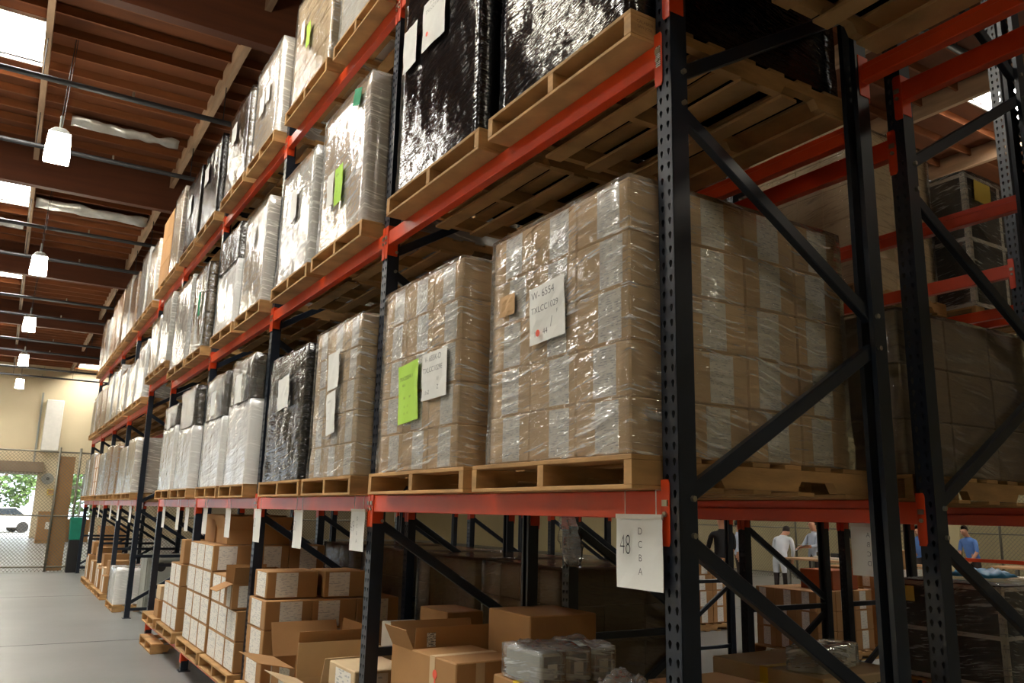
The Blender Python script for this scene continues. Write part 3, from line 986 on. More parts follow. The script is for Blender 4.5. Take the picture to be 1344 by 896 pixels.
# ------------------------------------------------------------------ hanging bay signs
def bay_sign(y0, y1, z0, z1, label, big=None, column='', rz=0.0, x=-.022, mirror=False, back=False, faint=False):
    w, h = y1 - y0, z1 - z0
    t = thing('hanging_sign', label, 'sign', (x, (y0 + y1) / 2, z1))
    s = paper('paper_sheet', 'paper', t, 0, 0, -h / 2, w, h, 0, .006, y0 * 7)
    pbox('sleeve_rail', 'core_white', t, -.006, .002, -w / 2, w / 2, -.012, .004)
    for dy in (-w / 2 + .03, w / 2 - .045):
        q = MB()
        ht = 1.7711 - z1
        q.cyl((-.001, dy, -.004), (-.001, dy, ht - .001), .0018, 5)
        q.cyl((-.001, dy, ht), (.05 + (-x if not back else 0), dy, ht), .0008, 5)
        q.build('hook_wire', 'core_white', t)
    ink = 'ink_grey' if (mirror or faint) else 'ink'
    if big:
        lettering(big, h * .40, ink, s, (-.0085, w * (-.28 if mirror else .27), -h * .42), sx=.62, mirror=mirror, thin=.022)
    for i, c in enumerate(column):
        lettering(c, h * .135, ink, s, (-.0085, w * (-.06 if not mirror else .06), -h * (.22 + .18 * i)), mirror=mirror)
    if rz:
        t.rotation_euler = (0, 0, rz)
    return t
bay_sign(.055, .285, 1.455, 1.69, 'white sheet reading 48 D C B A hung from the orange beam', '48', 'DCBA')
bay_sign(2.58, 2.80, 1.455, 1.69, 'white sheet reading 49 hung from the beam of the second bay', '49', 'DCBA', faint=True)
for i, (y, a) in enumerate(((3.80, .0), (4.88, .0), (5.9, .0), (6.9, .0), (7.86, .0), (8.42, .0), (9.4, .0))):
    bay_sign(y - .1, y + .1, 1.42, 1.675, 'white printed sheet, %s hung past the one reading 49' % ['first', 'second', 'third', 'fourth', 'fifth', 'sixth', 'seventh'][i],
             '5%d' % (i // 2), '', rz=a, x=-.03, faint=True)
for i, y in enumerate((12.6, 14.2, 15.4, 17.6, 19.9)):
    bay_sign(y - .12, y + .12, 1.42, 1.675, 'white sheet hung on the far rack beam, %s from the passage' % ['first', 'second', 'third', 'fourth', 'fifth'][i], x=-.03)
bay_sign(.045, .235, 1.475, 1.678, 'white sheet seen from behind on the rear beam, its figure five reversed', '5', 'ABCD', mirror=True, x=RD + .02, back=True)
def rag_sheet(name, mat, label, cat, x, y, z0, z1, w, seed):
    """a hanging crumpled plastic sheet"""
    vs, fs = [], []
    n, mm_ = 8, 12
    for j in range(mm_ + 1):
        for i in range(n + 1):
            t, u = i / n - .5, j / mm_
            ww = w * (.6 + .5 * math.sin(u * 2.6 + .3))
            vs.append((x + .04 * u * (1 + noise.noise(Vector((i * .8, j * .5, seed)))), y + t * ww + .02 * noise.noise(Vector((j * .9, seed, i))), z1 - (z1 - z0) * u))
    for j in range(mm_):
        for i in range(n):
            q = j * (n + 1) + i
            fs.append((q, q + 1, q + n + 2, q + n + 1))
    o = MB().add(vs, fs).build(name, mat, smooth=True)
    o.modifiers.new('thick', 'SOLIDIFY').thickness = .003
    return tag(o, label, cat)
rag_sheet('plastic_sheet', 'film_dim', 'crumpled clear plastic sheet hanging from the rear orange beam', 'plastic sheet', RD + .006, 2.2, 1.38, 1.69, .22, 4)

# ------------------------------------------------------------------ loose cartons on the low beams
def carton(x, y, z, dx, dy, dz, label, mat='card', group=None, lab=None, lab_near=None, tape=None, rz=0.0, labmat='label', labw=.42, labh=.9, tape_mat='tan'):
    o = carton_part(None, 0, 0, 0, dx, dy, dz, mat, lab, lab_near, labmat=labmat, labw=labw, labh=labh)
    o.location = (x + .0015, y + .0015, z)
    if rz:
        o.rotation_euler = (0, 0, rz)
    tag(o, label, 'carton', group)
    if tape:
        w = .05
        link('tape_strip', boxmesh('tape_strip', tape_mat, dx - .002, w, .0012), o, (0, dy / 2 - w / 2, dz - .0013))
        link('tape_strip', boxmesh('tape_strip', tape_mat, .0012, w, dz * .4), o, (-.0014, dy / 2 - w / 2, dz * .6 - .002))
        link('tape_strip', boxmesh('tape_strip', tape_mat, .05, .0012, dz * .9), o, (dx * .3, -.0014, dz * .08))
    return o

def open_carton(x, y, z, dx, dy, dz, label, mat='card', flaps=(1, 1, 1, 1), ang=(.9, .6, 1.0, .7), rz=0.0, lab=False, fl=.5):
    """box without lid and four flaps (front, back, near, far); ang measured up from lying outward"""
    t = thing('open_carton', label, 'carton', (x, y, z), rz)
    e = .005
    mb = MB()
    mb.box(0, dx, 0, dy, 0, e)
    mb.box(0, e, 0, dy, e, dz)
    mb.box(dx - e, dx, 0, dy, e, dz)
    mb.box(e, dx - e, 0, e, e, dz)
    mb.box(e, dx - e, dy - e, dy, e, dz)
    mb.build('carton_body', mat, t)
    f = min(dx, dy) * fl
    def fl_(p, q, out, a):
        p, q, out = Vector(p), Vector(q), Vector(out)
        d = out * math.cos(a) * f + Vector((0, 0, math.sin(a) * f))
        n = (q - p).cross(d).normalized() * .004
        vs = [p, q, q + d, p + d, p + n, q + n, q + d + n, p + d + n]
        MB().add(vs, [(0, 1, 2, 3), (7, 6, 5, 4), (0, 4, 5, 1), (1, 5, 6, 2), (2, 6, 7, 3), (3, 7, 4, 0)]).build('flap', mat, t)
    if flaps[0]: fl_((0, 0, dz), (0, dy, dz), (-1, 0, 0), ang[0])
    if flaps[1]: fl_((dx, 0, dz), (dx, dy, dz), (1, 0, 0), ang[1])
    if flaps[2]: fl_((0, 0, dz), (dx, 0, dz), (0, -1, 0), ang[2])
    if flaps[3]: fl_((0, dy, dz), (dx, dy, dz), (0, 1, 0), ang[3])
    if lab:
        link('label_sticker', boxmesh('label_sticker', 'label', .001, dy * .45, dz * .85), t, (-.0012, dy * .2, dz * .07))
        link('label_sticker', boxmesh('label_sticker', 'label', dx * .3, .001, dz * .85), t, (dx * .15, -.0012, dz * .07))
    return t

def stack(x, y, z, nx, ny, nz, dx, dy, dz, label, group, mat='card', skip=(), lab=True, labw=.7):
    for k in range(nz):
        for i in range(nx):
            for j in range(ny):
                if (i, j, k) in skip:
                    continue
                carton(x + i * dx, y + j * dy, z + k * dz, dx, dy, dz, '%s, %s layer, %s row, %s along' % (
                    label, 'top' if k == nz - 1 else ['bottom', 'second', 'third', 'fourth'][k], ['front', 'middle', 'back'][i], ['first', 'second', 'third'][j]), mat, group,
                       lab=(.3 + .4 * rnd.random()) if lab and i == 0 else None, lab_near=(.2 + .4 * rnd.random()) if lab and j == 0 else None, labw=labw)

ZQ = ZL + BH + PH + .006      # top of pallets on the low beams
for i, (y, w) in enumerate(((.12, 1.1), (1.28, 1.1), (2.64, 1.1), (3.82, 1.1), (5.14, 1.1), (6.32, 1.1), (7.66, 1.05), (8.9, .9))):
    pallet(-.1, y, ZL + BH, 'wooden pallet on the low beams, %s from the open rack end' % ['first', 'second', 'third', 'fourth', 'fifth', 'sixth', 'seventh', 'eighth'][i], width=w)
pallet(-.12, 8.75, -.001, 'wooden pallet lying on the floor under the low beam', width=.9)
# end bay
carton(.0, 1.32, ZQ, .5, .5, .24, 'low brown carton under the closed box with a red mark', rz=0)
carton(.0, 1.84, ZQ, .5, .5, .24, 'low brown carton under the open box with raised flaps')
carton(.52, 1.32, ZQ, .55, 1.02, .24, 'wide low carton at the back of the end bay')
zb_ = ZQ + .242
Qc = carton(.08, 1.60, zb_, .36, .46, 1.0 - zb_, 'closed brown carton with a red mark on its side', 'card', tape=True, tape_mat='card_pale', rz=.04)
MB().cyl((0, 0, 0), (-.0012, 0, 0), .022, 12).build('red_mark', 'red_dot', Qc, (-.0012, .2, .30))
MB().box(-.0012, 0, -.006, .006, -.2, 0).build('red_drip', 'red_dot', Qc, (-.0004, .2, .30))
O_ = open_carton(.10, 2.10, zb_, .50, .28, .98 - zb_, 'open brown carton with raised flaps behind the red marked box', ang=(1.1, .5, 1.5, 1.2), fl=.42)
link('label_sticker', boxmesh('label_sticker', 'label_dark', .05, .001, .07), O_, (.06, -.02, .98 - zb_ + .02))
carton(.52, 1.655, zb_, .42, .42, 1.185 - zb_, 'tall plain brown carton standing behind the red marked box', tape=False)
carton(.0, .98, ZQ, .62, .33, .24, 'low carton under the yellow taped box')
TB = carton(.16, 1.0, zb_, .42, .40, .985 - zb_, 'carton with yellow tape and white label under bubble-wrapped packs', 'card', lab=.2, lab_near=.75, tape=True, tape_mat='yellow', labmat='label_dark', labw=.5)
for k in range(3):
    t = thing('bubble_wrapped_pack', 'bubble-wrapped grey pack, %s of three on the yellow taped carton' % ['front', 'middle', 'rear'][k], 'package', (.17 + .142 * k, 1.03 + .01 * k, .99))
    pbox('pack', 'greycab' if k != 1 else 'card_dull', t, .006, .112, .006, .29, .002, .125, .01)
    MB().box(.02, .1, -.0005, .0035, .012, .115).build('dark_panel', 'dark', t)
    MB().box(.036, .084, -.002, 0, .03, .085).build('label_sticker', 'paper', t)
    shell('bubble_wrap', 'bubble', t, .118, .30, .132, 70 + k, amp=.008, off=.003, rag=.03, n=9)
carton(.12, .26, ZQ, .5, .68, .4, 'brown carton with open top carrying loose plastic bags')
zc = ZQ + .403
carton(.16, .32, zc, .46, .56, .97 - zc, 'brown carton under the loose plastic bags', 'card', tape=True, tape_mat='yellow')
def bag(x, y, z, w, d, h, seed, label, mat='bubble', rz=0):
    vs, fs = [], []
    n = 12
    for i in range(n + 1):
        for j in range(n + 1):
            a, b = i / n, j / n
            e = min(a, 1 - a, b, 1 - b) * 5
            zz = h * min(1, e) * (.45 + .9 * abs(noise.noise(Vector((a * 4 + seed, b * 4, seed))))) + .012 * abs(noise.noise(Vector((a * 14, b * 14, seed))))
            vs.append(((a - .5) * w * (1 + .15 * noise.noise(Vector((b * 3, seed, 1)))), (b - .5) * d * (1 + .15 * noise.noise(Vector((a * 3, seed, 2)))), zz + .002))
    for i in range(n):
        for j in range(n):
            q = i * (n + 1) + j
            fs.append((q, q + 1, q + n + 2, q + n + 1))
    k = len(vs)
    rim = [i * (n + 1) for i in range(n + 1)] + [n * (n + 1) + j for j in range(1, n + 1)] + [i * (n + 1) + n for i in range(n - 1, -1, -1)] + [j for j in range(n - 1, 0, -1)]
    fs.append(tuple(rim))
    o = MB().add(vs, fs).build('plastic_bag', mat, None, (x, y, z), rz, smooth=True)
    return tag(o, label, 'plastic bag')
bag(.36, .50, .973, .34, .30, .06, 1, 'crumpled clear plastic bag on the carton next to the bubble packs', rz=.1)
bag(.42, .80, .973, .28, .16, .11, 5, 'puffed clear plastic bag behind the crumpled bag', rz=-.1)
carton(.64, .30, ZQ, .46, .70, .42, 'low brown carton under the long yellow taped box')
zd = ZQ + .423
carton(.66, .34, zd, .42, .60, 1.0 - zd, 'yellow taped carton with white labels at the back of the end bay', 'card', lab_near=.8, tape=True, tape_mat='yellow', labmat='label_dark', labw=.3)
# inner rack, end bay floor goods
pallet(SX + .05, .62, .0, 'wooden pallet on the floor under the inner rack end bay', width=1.0)
carton(SX + .1, .66, PH + .01, .6, .7, .86, 'tall pale carton with yellow tape standing under the inner rack', 'card_pale', lab_near=.6, tape=True, tape_mat='yellow', labmat='label_dark', labw=.3)
gp = thing('wrapped_part', 'grey plastic-wrapped part lying on the pale yellow taped carton', 'package', (SX + .16, .72, PH + .875), .25)
pbox('part_body', 'screen', gp, 0, .42, 0, .16, 0, .1, .02)
MB().box(.30, .40, -.002, -.0002, .02, .085).build('label_sticker', 'paper', gp)
shell('plastic_wrap', 'bubble', gp, .42, .16, .1, 91, amp=.008, n=8)

# second bay: open boxes in front, labelled stack behind
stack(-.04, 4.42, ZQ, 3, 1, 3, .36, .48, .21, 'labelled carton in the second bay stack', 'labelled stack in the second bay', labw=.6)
carton(-.02, 4.50, ZQ + .636, .40, .36, .2, 'labelled carton on top of the second bay stack', lab=.3, lab_near=.3, labw=.7)
carton(.42, 4.46, ZQ + .636, .34, .38, .2, 'plain carton on top of the second bay stack', lab_near=.2, labw=.5)
open_carton(.0, 3.74, ZQ, .50, .52, .26, 'open brown carton with spread flaps in the second bay', ang=(.2, 1.5, 1.35, 1.1), lab=True)
open_carton(.52, 3.78, ZQ, .46, .5, .24, 'open carton of white packs behind the spread flaps', ang=(1.6, 1.2, .8, 1.3), lab=True)
for k in range(3):
    pk = carton(.60 + .08 * k, 3.86 + .06 * k, ZQ + .01, .07, .22, .27 + .02 * k, '%s white pack standing in the open carton' % ['shortest', 'middle', 'tallest'][k], 'core_white', 'white packs in the open carton', rz=.2)
open_carton(-.02, 3.18, ZQ, .44, .46, .22, 'open carton of folded board nearest the 49 sign post', ang=(.3, 1.5, 1.2, 1.6), lab=True, mat='card_pale')
carton(.03, 3.30, ZQ + .01, .30, .22, .17, 'small carton lying inside the open carton by the sign post', 'card')
carton(.46, 3.16, ZQ, .30, .34, .36, 'labelled carton beside the tall leaning box', lab=.3, lab_near=.4, labw=.6)
carton(.48, 3.20, ZQ + .363, .24, .24, .22, 'small white carton on the labelled one in the second bay', 'core_white')
carton(.80, 3.10, ZQ, .28, .42, .66, 'tall narrow brown carton standing at the back of the second bay', lab_near=.4, labw=.3, labh=.16)
carton(.0, 2.66, ZQ, .34, .42, .42, 'carton with a torn white sheet beside the sign post', 'card_pale', lab=.3, lab_near=.2, labw=.6)
carton(.40, 2.68, ZQ, .5, .4, .3, 'low labelled carton behind the torn white sheet', lab_near=.2, labw=.5)
# third bay: tall labelled stacks
stack(-.06, 5.16, ZQ, 3, 3, 3, .36, .33, .24, 'labelled carton in the nearer third bay stack', 'nearer labelled stack in the third bay', skip={(0, 0, 2)}, labw=.9)
open_carton(-.10, 5.20, ZQ + .49, .34, .28, .2, 'torn open carton on the front edge of the third bay stack', ang=(-.4, 1.0, 1.35, 1.5), lab=True)
stack(-.06, 6.24, ZQ, 3, 3, 4, .36, .36, .24, 'labelled carton in the tallest third bay stack', 'farther labelled stack in the third bay', labw=.9)
open_carton(.06, 6.26, ZQ + .965, .6, .46, .14, 'open flat carton on top of the tallest stack', ang=(1.2, .3, 1.1, 1.45), fl=.3)
open_carton(.06, 6.8, ZQ + .965, .7, .46, .22, 'large open carton tray behind the flat one', ang=(1.2, 1.2, 1.4, 1.2), fl=.12)
# fourth bay
stack(-.06, 7.74, ZQ, 2, 3, 3, .5, .30, .23, 'labelled carton in the fourth bay stack', 'labelled stack in the fourth bay', labw=.9, skip={(0, 2, 2)})
carton(-.04, 7.78, ZQ + .695, .3, .2, .26, 'upright narrow carton on top of the fourth bay stack')
carton(-.05, 8.98, ZQ, .34, .30, .2, 'small carton on the last low pallet, lower one', 'card')
carton(-.04, 8.99, ZQ + .203, .33, .28, .16, 'small carton on the last low pallet, upper one', 'card_pale')
carton(.32, 8.95, ZQ, .5, .6, .3, 'wide carton at the back of the last low pallet', lab=.3)
# red-brown boxes on inner rack low level, seen through the second bay
for k, (y, z, mt) in enumerate(((7.75, ZL + BH + .003, 'card_red'), (8.6, ZL + BH + .003, 'card_red'))):
    carton(SX + .06, y, z, .8, .75, .95 - .1 * k, 'reddish brown carton on the inner rack, %s one' % ['nearer', 'farther'][k], mt)

# ------------------------------------------------------------------ far rack floor goods
pallet(-.08, 13.05, -.001, 'wooden pallet on the floor at the start of the far rack')
wr = thing('wrapped_load', 'low white-wrapped load on the floor under the far rack', 'pallet load', (-.06, 13.1, PH + .004))
for j in range(2):
    carton_part(wr, 0, j * .42, 0, .9, .42, .55, 'core_white')
shell('stretch_wrap', 'film_white', wr, .9, .84, .55, 77, amp=.02, rag=.05)
gc = thing('steel_cabinet', 'grey steel cabinet under the far rack beside the passage', 'cabinet', (.28, 12.36, 0))
pbox('cabinet_body', 'greycab', gc, 0, .6, 0, .62, .04, .92, .01)
pbox('cabinet_foot', 'dark', gc, .05, .55, .05, .57, 0, .04)
pbox('cabinet_door', 'greycab', gc, -.014, 0, .02, .30, .07, .9, .004)
pbox('cabinet_door', 'greycab', gc, -.014, 0, .32, .60, .07, .9, .004)
MB().cyl((.2, -.001, .74), (.2, -.006, .74), .07, 14).build('dark_emblem', 'dark', gc)
for i, y in enumerate((15.0, 16.0, 17.2, 18.3)):
    nm = ['first', 'second', 'third', 'fourth'][i]
    pallet(-.08, y, -.001, 'wooden pallet on the floor under the far rack, %s past the cabinet' % nm, width=.9)
    carton(-.04, y + .04, PH + .004, .5, .4, .3 + .07 * i, 'brown carton on the floor pallet, %s past the cabinet' % nm, lab=.3)
    carton(-.02, y + .46, PH + .004, .55, .38, .42, 'pale carton on the floor pallet, %s past the cabinet' % nm, 'card_pale', lab=.3)
    carton(.02, y + .06, PH + .32 + .07 * i, .45, .36, .25, 'upper brown carton on the floor pallet, %s past the cabinet' % nm, 'card')
bn = thing('waste_bin', 'teal plastic bin standing on a black stand at the rack end', 'bin', (-.22, 21.95, 0))
pbox('stand', 'dark', bn, 0, .3, 0, .3, 0, .8, .01)
MB().add([(.0, .0, .8), (.3, .0, .8), (.3, .3, .8), (.0, .3, .8), (-.03, -.03, 1.36), (.33, -.03, 1.36), (.33, .33, 1.36), (-.03, .33, 1.36)],
         [(0, 3, 2, 1), (4, 5, 6, 7), (0, 1, 5, 4), (1, 2, 6, 5), (2, 3, 7, 6), (3, 0, 4, 7)]).build('bin_body', 'tealbox', bn, bevel=.01)

# ------------------------------------------------------------------ chain link fences
def fence(name, label, p, q, h, posts, pitch=.06, wire=.0085, rails=(.04, 1.0)):
    """fence from p to q (2D)"""
    L = math.hypot(q[0] - p[0], q[1] - p[1])
    ang = math.atan2(q[1] - p[1], q[0] - p[0])
    t = thing(name, label, 'fence', (p[0], p[1], 0), ang)
    for s in posts:
        MB().cyl((s, 0, 0), (s, 0, h + .12), .03, 10).build('fence_post', 'galv', t, smooth=True)
    for r in rails:
        MB().cyl((0, 0, r * h), (L, 0, r * h), .02, 8).build('rail', 'galv', t, smooth=True)
    MB().cyl((0, 0, h * .46), (L, 0, h * .46), .018, 8).build('rail', 'galv', t, smooth=True)
    mb = MB()
    d = pitch * math.sqrt(2)
    n = int((L + h) / d)
    w = wire
    for k in range(n):
        s = -h + k * d
        for sg in (1, -1):
            a0, z0 = (s, 0.0) if sg == 1 else (s, h)
            a, b = max(a0, 0.0), min(a0 + h, L)
            if b <= a: continue
            za = z0 + sg * (a - a0)
            zb2 = z0 + sg * (b - a0)
            yo = .003 * sg
            u = Vector((b - a, 0, zb2 - za)).normalized()
            nn = Vector((-u.z, 0, u.x)) * w / 2
            A_, B_ = Vector((a, yo, za)), Vector((b, yo, zb2))
            yy = Vector((0, w * .5, 0))
            mb.add([A_ - nn, A_ + yy, A_ + nn, B_ - nn, B_ + yy, B_ + nn], [(0, 1, 4, 3), (1, 2, 5, 4), (2, 0, 3, 5)])
    tag(mb.build('chain_link_mesh', 'galv', t), kind='stuff')
    return t
fence('chain_link_fence', 'tall chain link fence closing off the end of the aisle', (-9, 22.4), (8, 22.4), 3.0, [.5, 3.4, 6.0, 8.34, 8.82, 12, 16.5])
pn = thing('brown_panel', 'tall brown board panel fixed to the aisle end fence', 'panel', (-.64, 22.47, 0))
pbox('board', 'card', pn, 0, .36, 0, .03, .02, 2.9, .004)
pbox('batten', 'card', pn, .02, .34, .03, .05, 1.3, 1.38)
fence('chain_link_fence', 'chain link fence behind the packing area', (18.6, 3), (18.6, 22.2), 3.2, [0, 3, 6, 9, 12, 15, 18.9], pitch=.07)
gb = thing('gaylord_box', 'large brown bulk box standing beyond the aisle end fence', 'bulk box', (-.35, 39.5, 0))
pbox('carton_wall', 'card', gb, 0, 1.1, 0, 1.0, .14, 1.35, .01)
pbox('pallet_base', 'pallet', gb, 0, 1.1, 0, 1.0, 0, .13)
pbox('shipping_label', 'paper', gb, .3, .6, -.004, 0, .6, .9)
for i, (x, y, h) in enumerate(((.8, 41.0, 1.0), (1.5, 33.0, .9))):
    pbx = carton(x, y, .0, 1.0, 1.0, h, 'brown bulk carton past the fence, %s' % ['near the end wall', 'halfway to the end wall'][i])
hx = thing('fire_extinguisher_box', 'small yellow sign box on the wall between the end openings', 'sign box', (.1, YB - .12, 2.1))
pbox('box', 'yellow_paper', hx, 0, .5, 0, .11, 0, .3, .01)
pbox('box_face', 'card', hx, .05, .45, -.004, 0, .05, .25)
lo_ = thing('wall_fan', 'grey round wall fan above the yellow sign box', 'fan', (.05, YB - .2, 2.9))
MB().cyl((0, 0, 0), (0, .12, 0), .28, 18).build('fan_cage', 'greycab', lo_)
MB().cyl((0, .12, 0), (0, .2, 0), .05, 8).build('fan_mount', 'dark', lo_)
MB().cyl((0, -.02, 0), (0, 0, 0), .08, 10).build('fan_hub', 'dark', lo_)

# ------------------------------------------------------------------ outdoors beyond the openings
tag(MB().box(-40, 45, YB + .25, 110, -.3, -.02).build('ground', 'asphalt'), kind='structure')
def tree(x, y, h, r, seed, label):
    t = thing('tree', label, 'tree', (x, y, -.02))
    mb = MB()
    mb.cyl((0, 0, 0), (.1, 0, h * .45), .2, 9, .13)
    for k in range(5):
        a = k * 1.26 + seed
        mb.cyl((.08, 0, h * (.3 + .05 * k)), (r * .6 * math.cos(a), r * .6 * math.sin(a), h * .75), .08, 6, .03)
    mb.build('trunk', 'bark', t)
    rr = random.Random(seed)
    lf = MB()
    for k in range(4200):
        while True:
            p = Vector((rr.uniform(-1, 1), rr.uniform(-1, 1), rr.uniform(-1, 1)))
            if .35 < p.length < 1: break
        if noise.noise(p * 2.3 + Vector((seed, 0, 0))) < -.12: continue
        c = Vector((p.x * r, p.y * r, h * .60 + p.z * h * .44))
        a = Vector((rr.uniform(-1, 1), rr.uniform(-1, 1), rr.uniform(-.6, .6))).normalized() * rr.uniform(.12, .24)
        b = a.orthogonal().normalized() * rr.uniform(.06, .12)
        lf.add([c - a, c + b, c + a, c - b], [(0, 1, 2, 3)])
    me = bpy.data.meshes.new('foliage')
    me.from_pydata(lf.v, [], lf.f)
    me.materials.append(M['leaf'])
    tag(link('foliage', me, t), kind='stuff')
tree(-2.4, 58, 5.6, 2.7, 1, 'leafy green tree outside the roller door, beside the white car')
tree(3.2, 57, 5.4, 2.3, 2, 'leafy green tree outside the narrow end window')
tree(-9, 61, 6.5, 3.2, 3, 'taller leafy tree outside, away from the white car')
tree(9.5, 64, 7.0, 3.0, 4, 'leafy tree outside past the narrow end window')
cr_ = thing('parked_car', 'white parked car outside the roller door', 'car', (-2.1, 55.0, -.02), .3)
prof = [(-2.1, .35), (-2.1, .75), (-1.9, .9), (-1.1, .98), (-.6, 1.42), (.9, 1.46), (1.6, 1.0), (2.1, .92), (2.15, .4), (1.7, .3), (-1.8, .3)]
MB().prism([(a, b) for a, b in prof], 'y', -.85, .85).build('car_body', 'car', cr_, bevel=.05)
MB().prism([(-.95, 1.0), (-.55, 1.36), (.85, 1.40), (1.4, 1.02)], 'y', -.87, .87).build('side_window', 'glass', cr_)
for x in (-1.35, 1.35):
    for y in (-.8, .8):
        MB().cyl((x, y - .1, .32), (x, y + .1, .32), .32, 16).build('wheel', 'dark', cr_)

# ------------------------------------------------------------------ packing area
# floor stacks of labelled cartons
for (px, py, nm, n3) in ((6.75, 4.9, 'nearer', 3), (8.15, 5.0, 'middle', 4), (7.0, 7.6, 'farther', 4)):
    pallet(px, py, -.001, 'wooden pallet under the %s carton stack on the packing area floor' % nm)
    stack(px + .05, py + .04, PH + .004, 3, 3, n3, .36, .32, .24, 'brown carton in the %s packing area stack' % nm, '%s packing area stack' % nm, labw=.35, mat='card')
carton(7.2, 5.0, PH + .726, .5, .5, .24, 'reddish carton on top of the nearer packing stack', 'card_red')
carton(8.3, 5.05, PH + .966, .6, .5, .24, 'plain brown carton on top of the middle packing stack', 'card')
# strapped black cases
def black_case(x, y, z, dx, dy, dz, label):
    t = thing('strapped_case', label, 'case', (x, y, z))
    pbox('case_body', 'dark', t, 0, dx, 0, dy, 0, dz, .01)
    e = .035
    for zz in (0.01, dz / 2 - e / 2, dz - e - .01):
        pbox('tape_band', 'label', t, -.003, dx + .003, -.003, dy + .003, zz, zz + e)
    for (a, b) in ((0, 0), (dx - e, 0), (0, dy - e), (dx - e, dy - e), (dx * .5, 0), (0, dy * .5)):
        pbox('corner_tape', 'label', t, a - .004, a + e + .004, b - .004, b + e + .004, .005, dz - .005)
    shell('loose_film', 'film', t, dx, dy, dz, x * 5, amp=.01, rag=.02, n=8)
    return t
pallet(VX + .0, 1.75, ZL + BH, 'wooden pallet on the innermost rack low beams')
c1 = black_case(VX + .04, 1.85, ZL + BH + PH + .004, 1.0, .9, .82, 'black case bound with white tape on the innermost rack low beams')
paper('yellow_slip', 'yellow_paper', c1, -.03, .8, .7, .12, .13, 0, .006, 3)
bag(VX + .5, 2.25, ZL + BH + PH + .004 + .86, .5, .4, .1, 8, 'blue and white plastic bag lying on the taped black case', 'blue')
c2 = black_case(VX - .0, 1.8, Z2 + .05 + BH + PH + .004, 1.05, 1.0, 1.25, 'tall black case bound with white tape on the high innermost rack')
paper('yellow_slip', 'yellow_paper', c2, .22, -.03, 1.08, .26, .2, -.05, .006, 5, near=True)
pallet(VX - .05, 1.78, Z2 + .05 + BH, 'wooden pallet under the tall taped black case')
black_case(3.98, 6.1, .0, .9, .8, .95, 'black taped case standing on the floor beside the inner rack')

# workbenches with goods
def bench(x, y, w, d, label, rz=0.0, mat='bench'):
    t = thing('workbench', label, 'table', (x, y, 0), rz)
    pbox('bench_top', mat, t, 0, d, 0, w, .88, .92, .004)
    for a in (.04, d - .1):
        for b in (.04, w - .1):
            pbox('leg', 'greycab', t, a, a + .06, b, b + .06, 0, .88)
    pbox('shelf', 'card_dull', t, .05, d - .05, .05, w - .05, .3, .33)
    return t
bench(12.4, 7.6, 2.6, .9, 'packing bench with white parts in front of the man writing')
bench(14.4, 4.6, 2.4, .9, 'packing bench with monitors beside the fence')
bench(10.6, 4.2, 1.8, .8, 'packing bench with orange rail and bright strip')
for i, (x, y) in enumerate(((12.6, 7.8), (12.7, 8.3), (12.6, 9.0), (12.8, 9.5))):
    o = thing('parts_tray', 'small white parts tray on the packing bench, %s along it' % ['first', 'second', 'third', 'fourth'][i], 'tray', (x, y, .921))
    pbox('tray', 'core_white', o, 0, .3, 0, .26, 0, .05, .006)
    pbox('contents', ['dark', 'greycab', 'dark', 'galv'][i], o, .04, .26, .04, .22, .05, .13, .01)
for i, y in enumerate((4.8, 5.4, 6.1)):
    o = thing('computer_monitor', 'dark flat monitor on the fence side bench, %s one' % ['nearer', 'middle', 'farther'][i], 'monitor', (14.8, y, .921))
    pbox('monitor_base', 'dark', o, 0, .2, .1, .3, 0, .02)
    pbox('monitor_neck', 'dark', o, .08, .11, .18, .22, .02, .15)
    pbox('screen_panel', 'screen', o, .06, .1, 0, .42, .14, .46, .006)
    pbox('bezel', 'dark', o, .055, .06, -.01, .43, .13, .47)
orr = thing('bench_rail', 'orange safety rail with a bright white strip on the bench', 'rail', (10.62, 4.3, .921))
pbox('rail_bar', 'orange', orr, 0, .05, 0, 1.5, .22, .27)
pbox('rail_foot', 'orange', orr, 0, .05, 0, .05, 0, .22)
pbox('rail_foot', 'orange', orr, 0, .05, 1.45, 1.5, 0, .22)
pbox('white_strip', 'white', orr, .06, .3, .1, 1.4, 0, .04)
for i, (x, y, z, mt, w) in enumerate(((18.5, 7.6, 1.75, 'blue', .5), (18.5, 8.6, 1.7, 'paper', .3), (18.5, 6.4, 1.8, 'paper', .35))):
    o = thing('wall_poster', '%s notice fixed to the packing area fence' % ['blue', 'small white', 'wide white'][i], 'notice', (x, y, z))
    pbox('sheet', mt, o, 0, .01, 0, w, 0, .5)
    pbox('frame_strip', 'dark', o, -.004, .012, -.01, w + .01, .5, .515)
dv = thing('partition_panel', 'tall grey green cabinet door beside the packing area fence', 'panel', (17.6, 9.4, 0))
pbox('panel_board', 'wall2', dv, 0, .08, 0, 1.0, .02, 2.3, .01)
pbox('panel_foot', 'dark', dv, -.1, .18, .1, .9, 0, .02)
gs = thing('green_sign_board', 'green and white board standing upright in the far inner bay', 'board', (4.2, 11.0, 0))
pbox('post', 'greycab', gs, 0, .05, .3, .35, 0, 2.2)
pbox('board', 'tealbox', gs, -.02, .0, .0, .35, 1.5, 2.3)
pbox('white_face', 'paper', gs, -.02, .0, .36, .8, 1.5, 2.3)

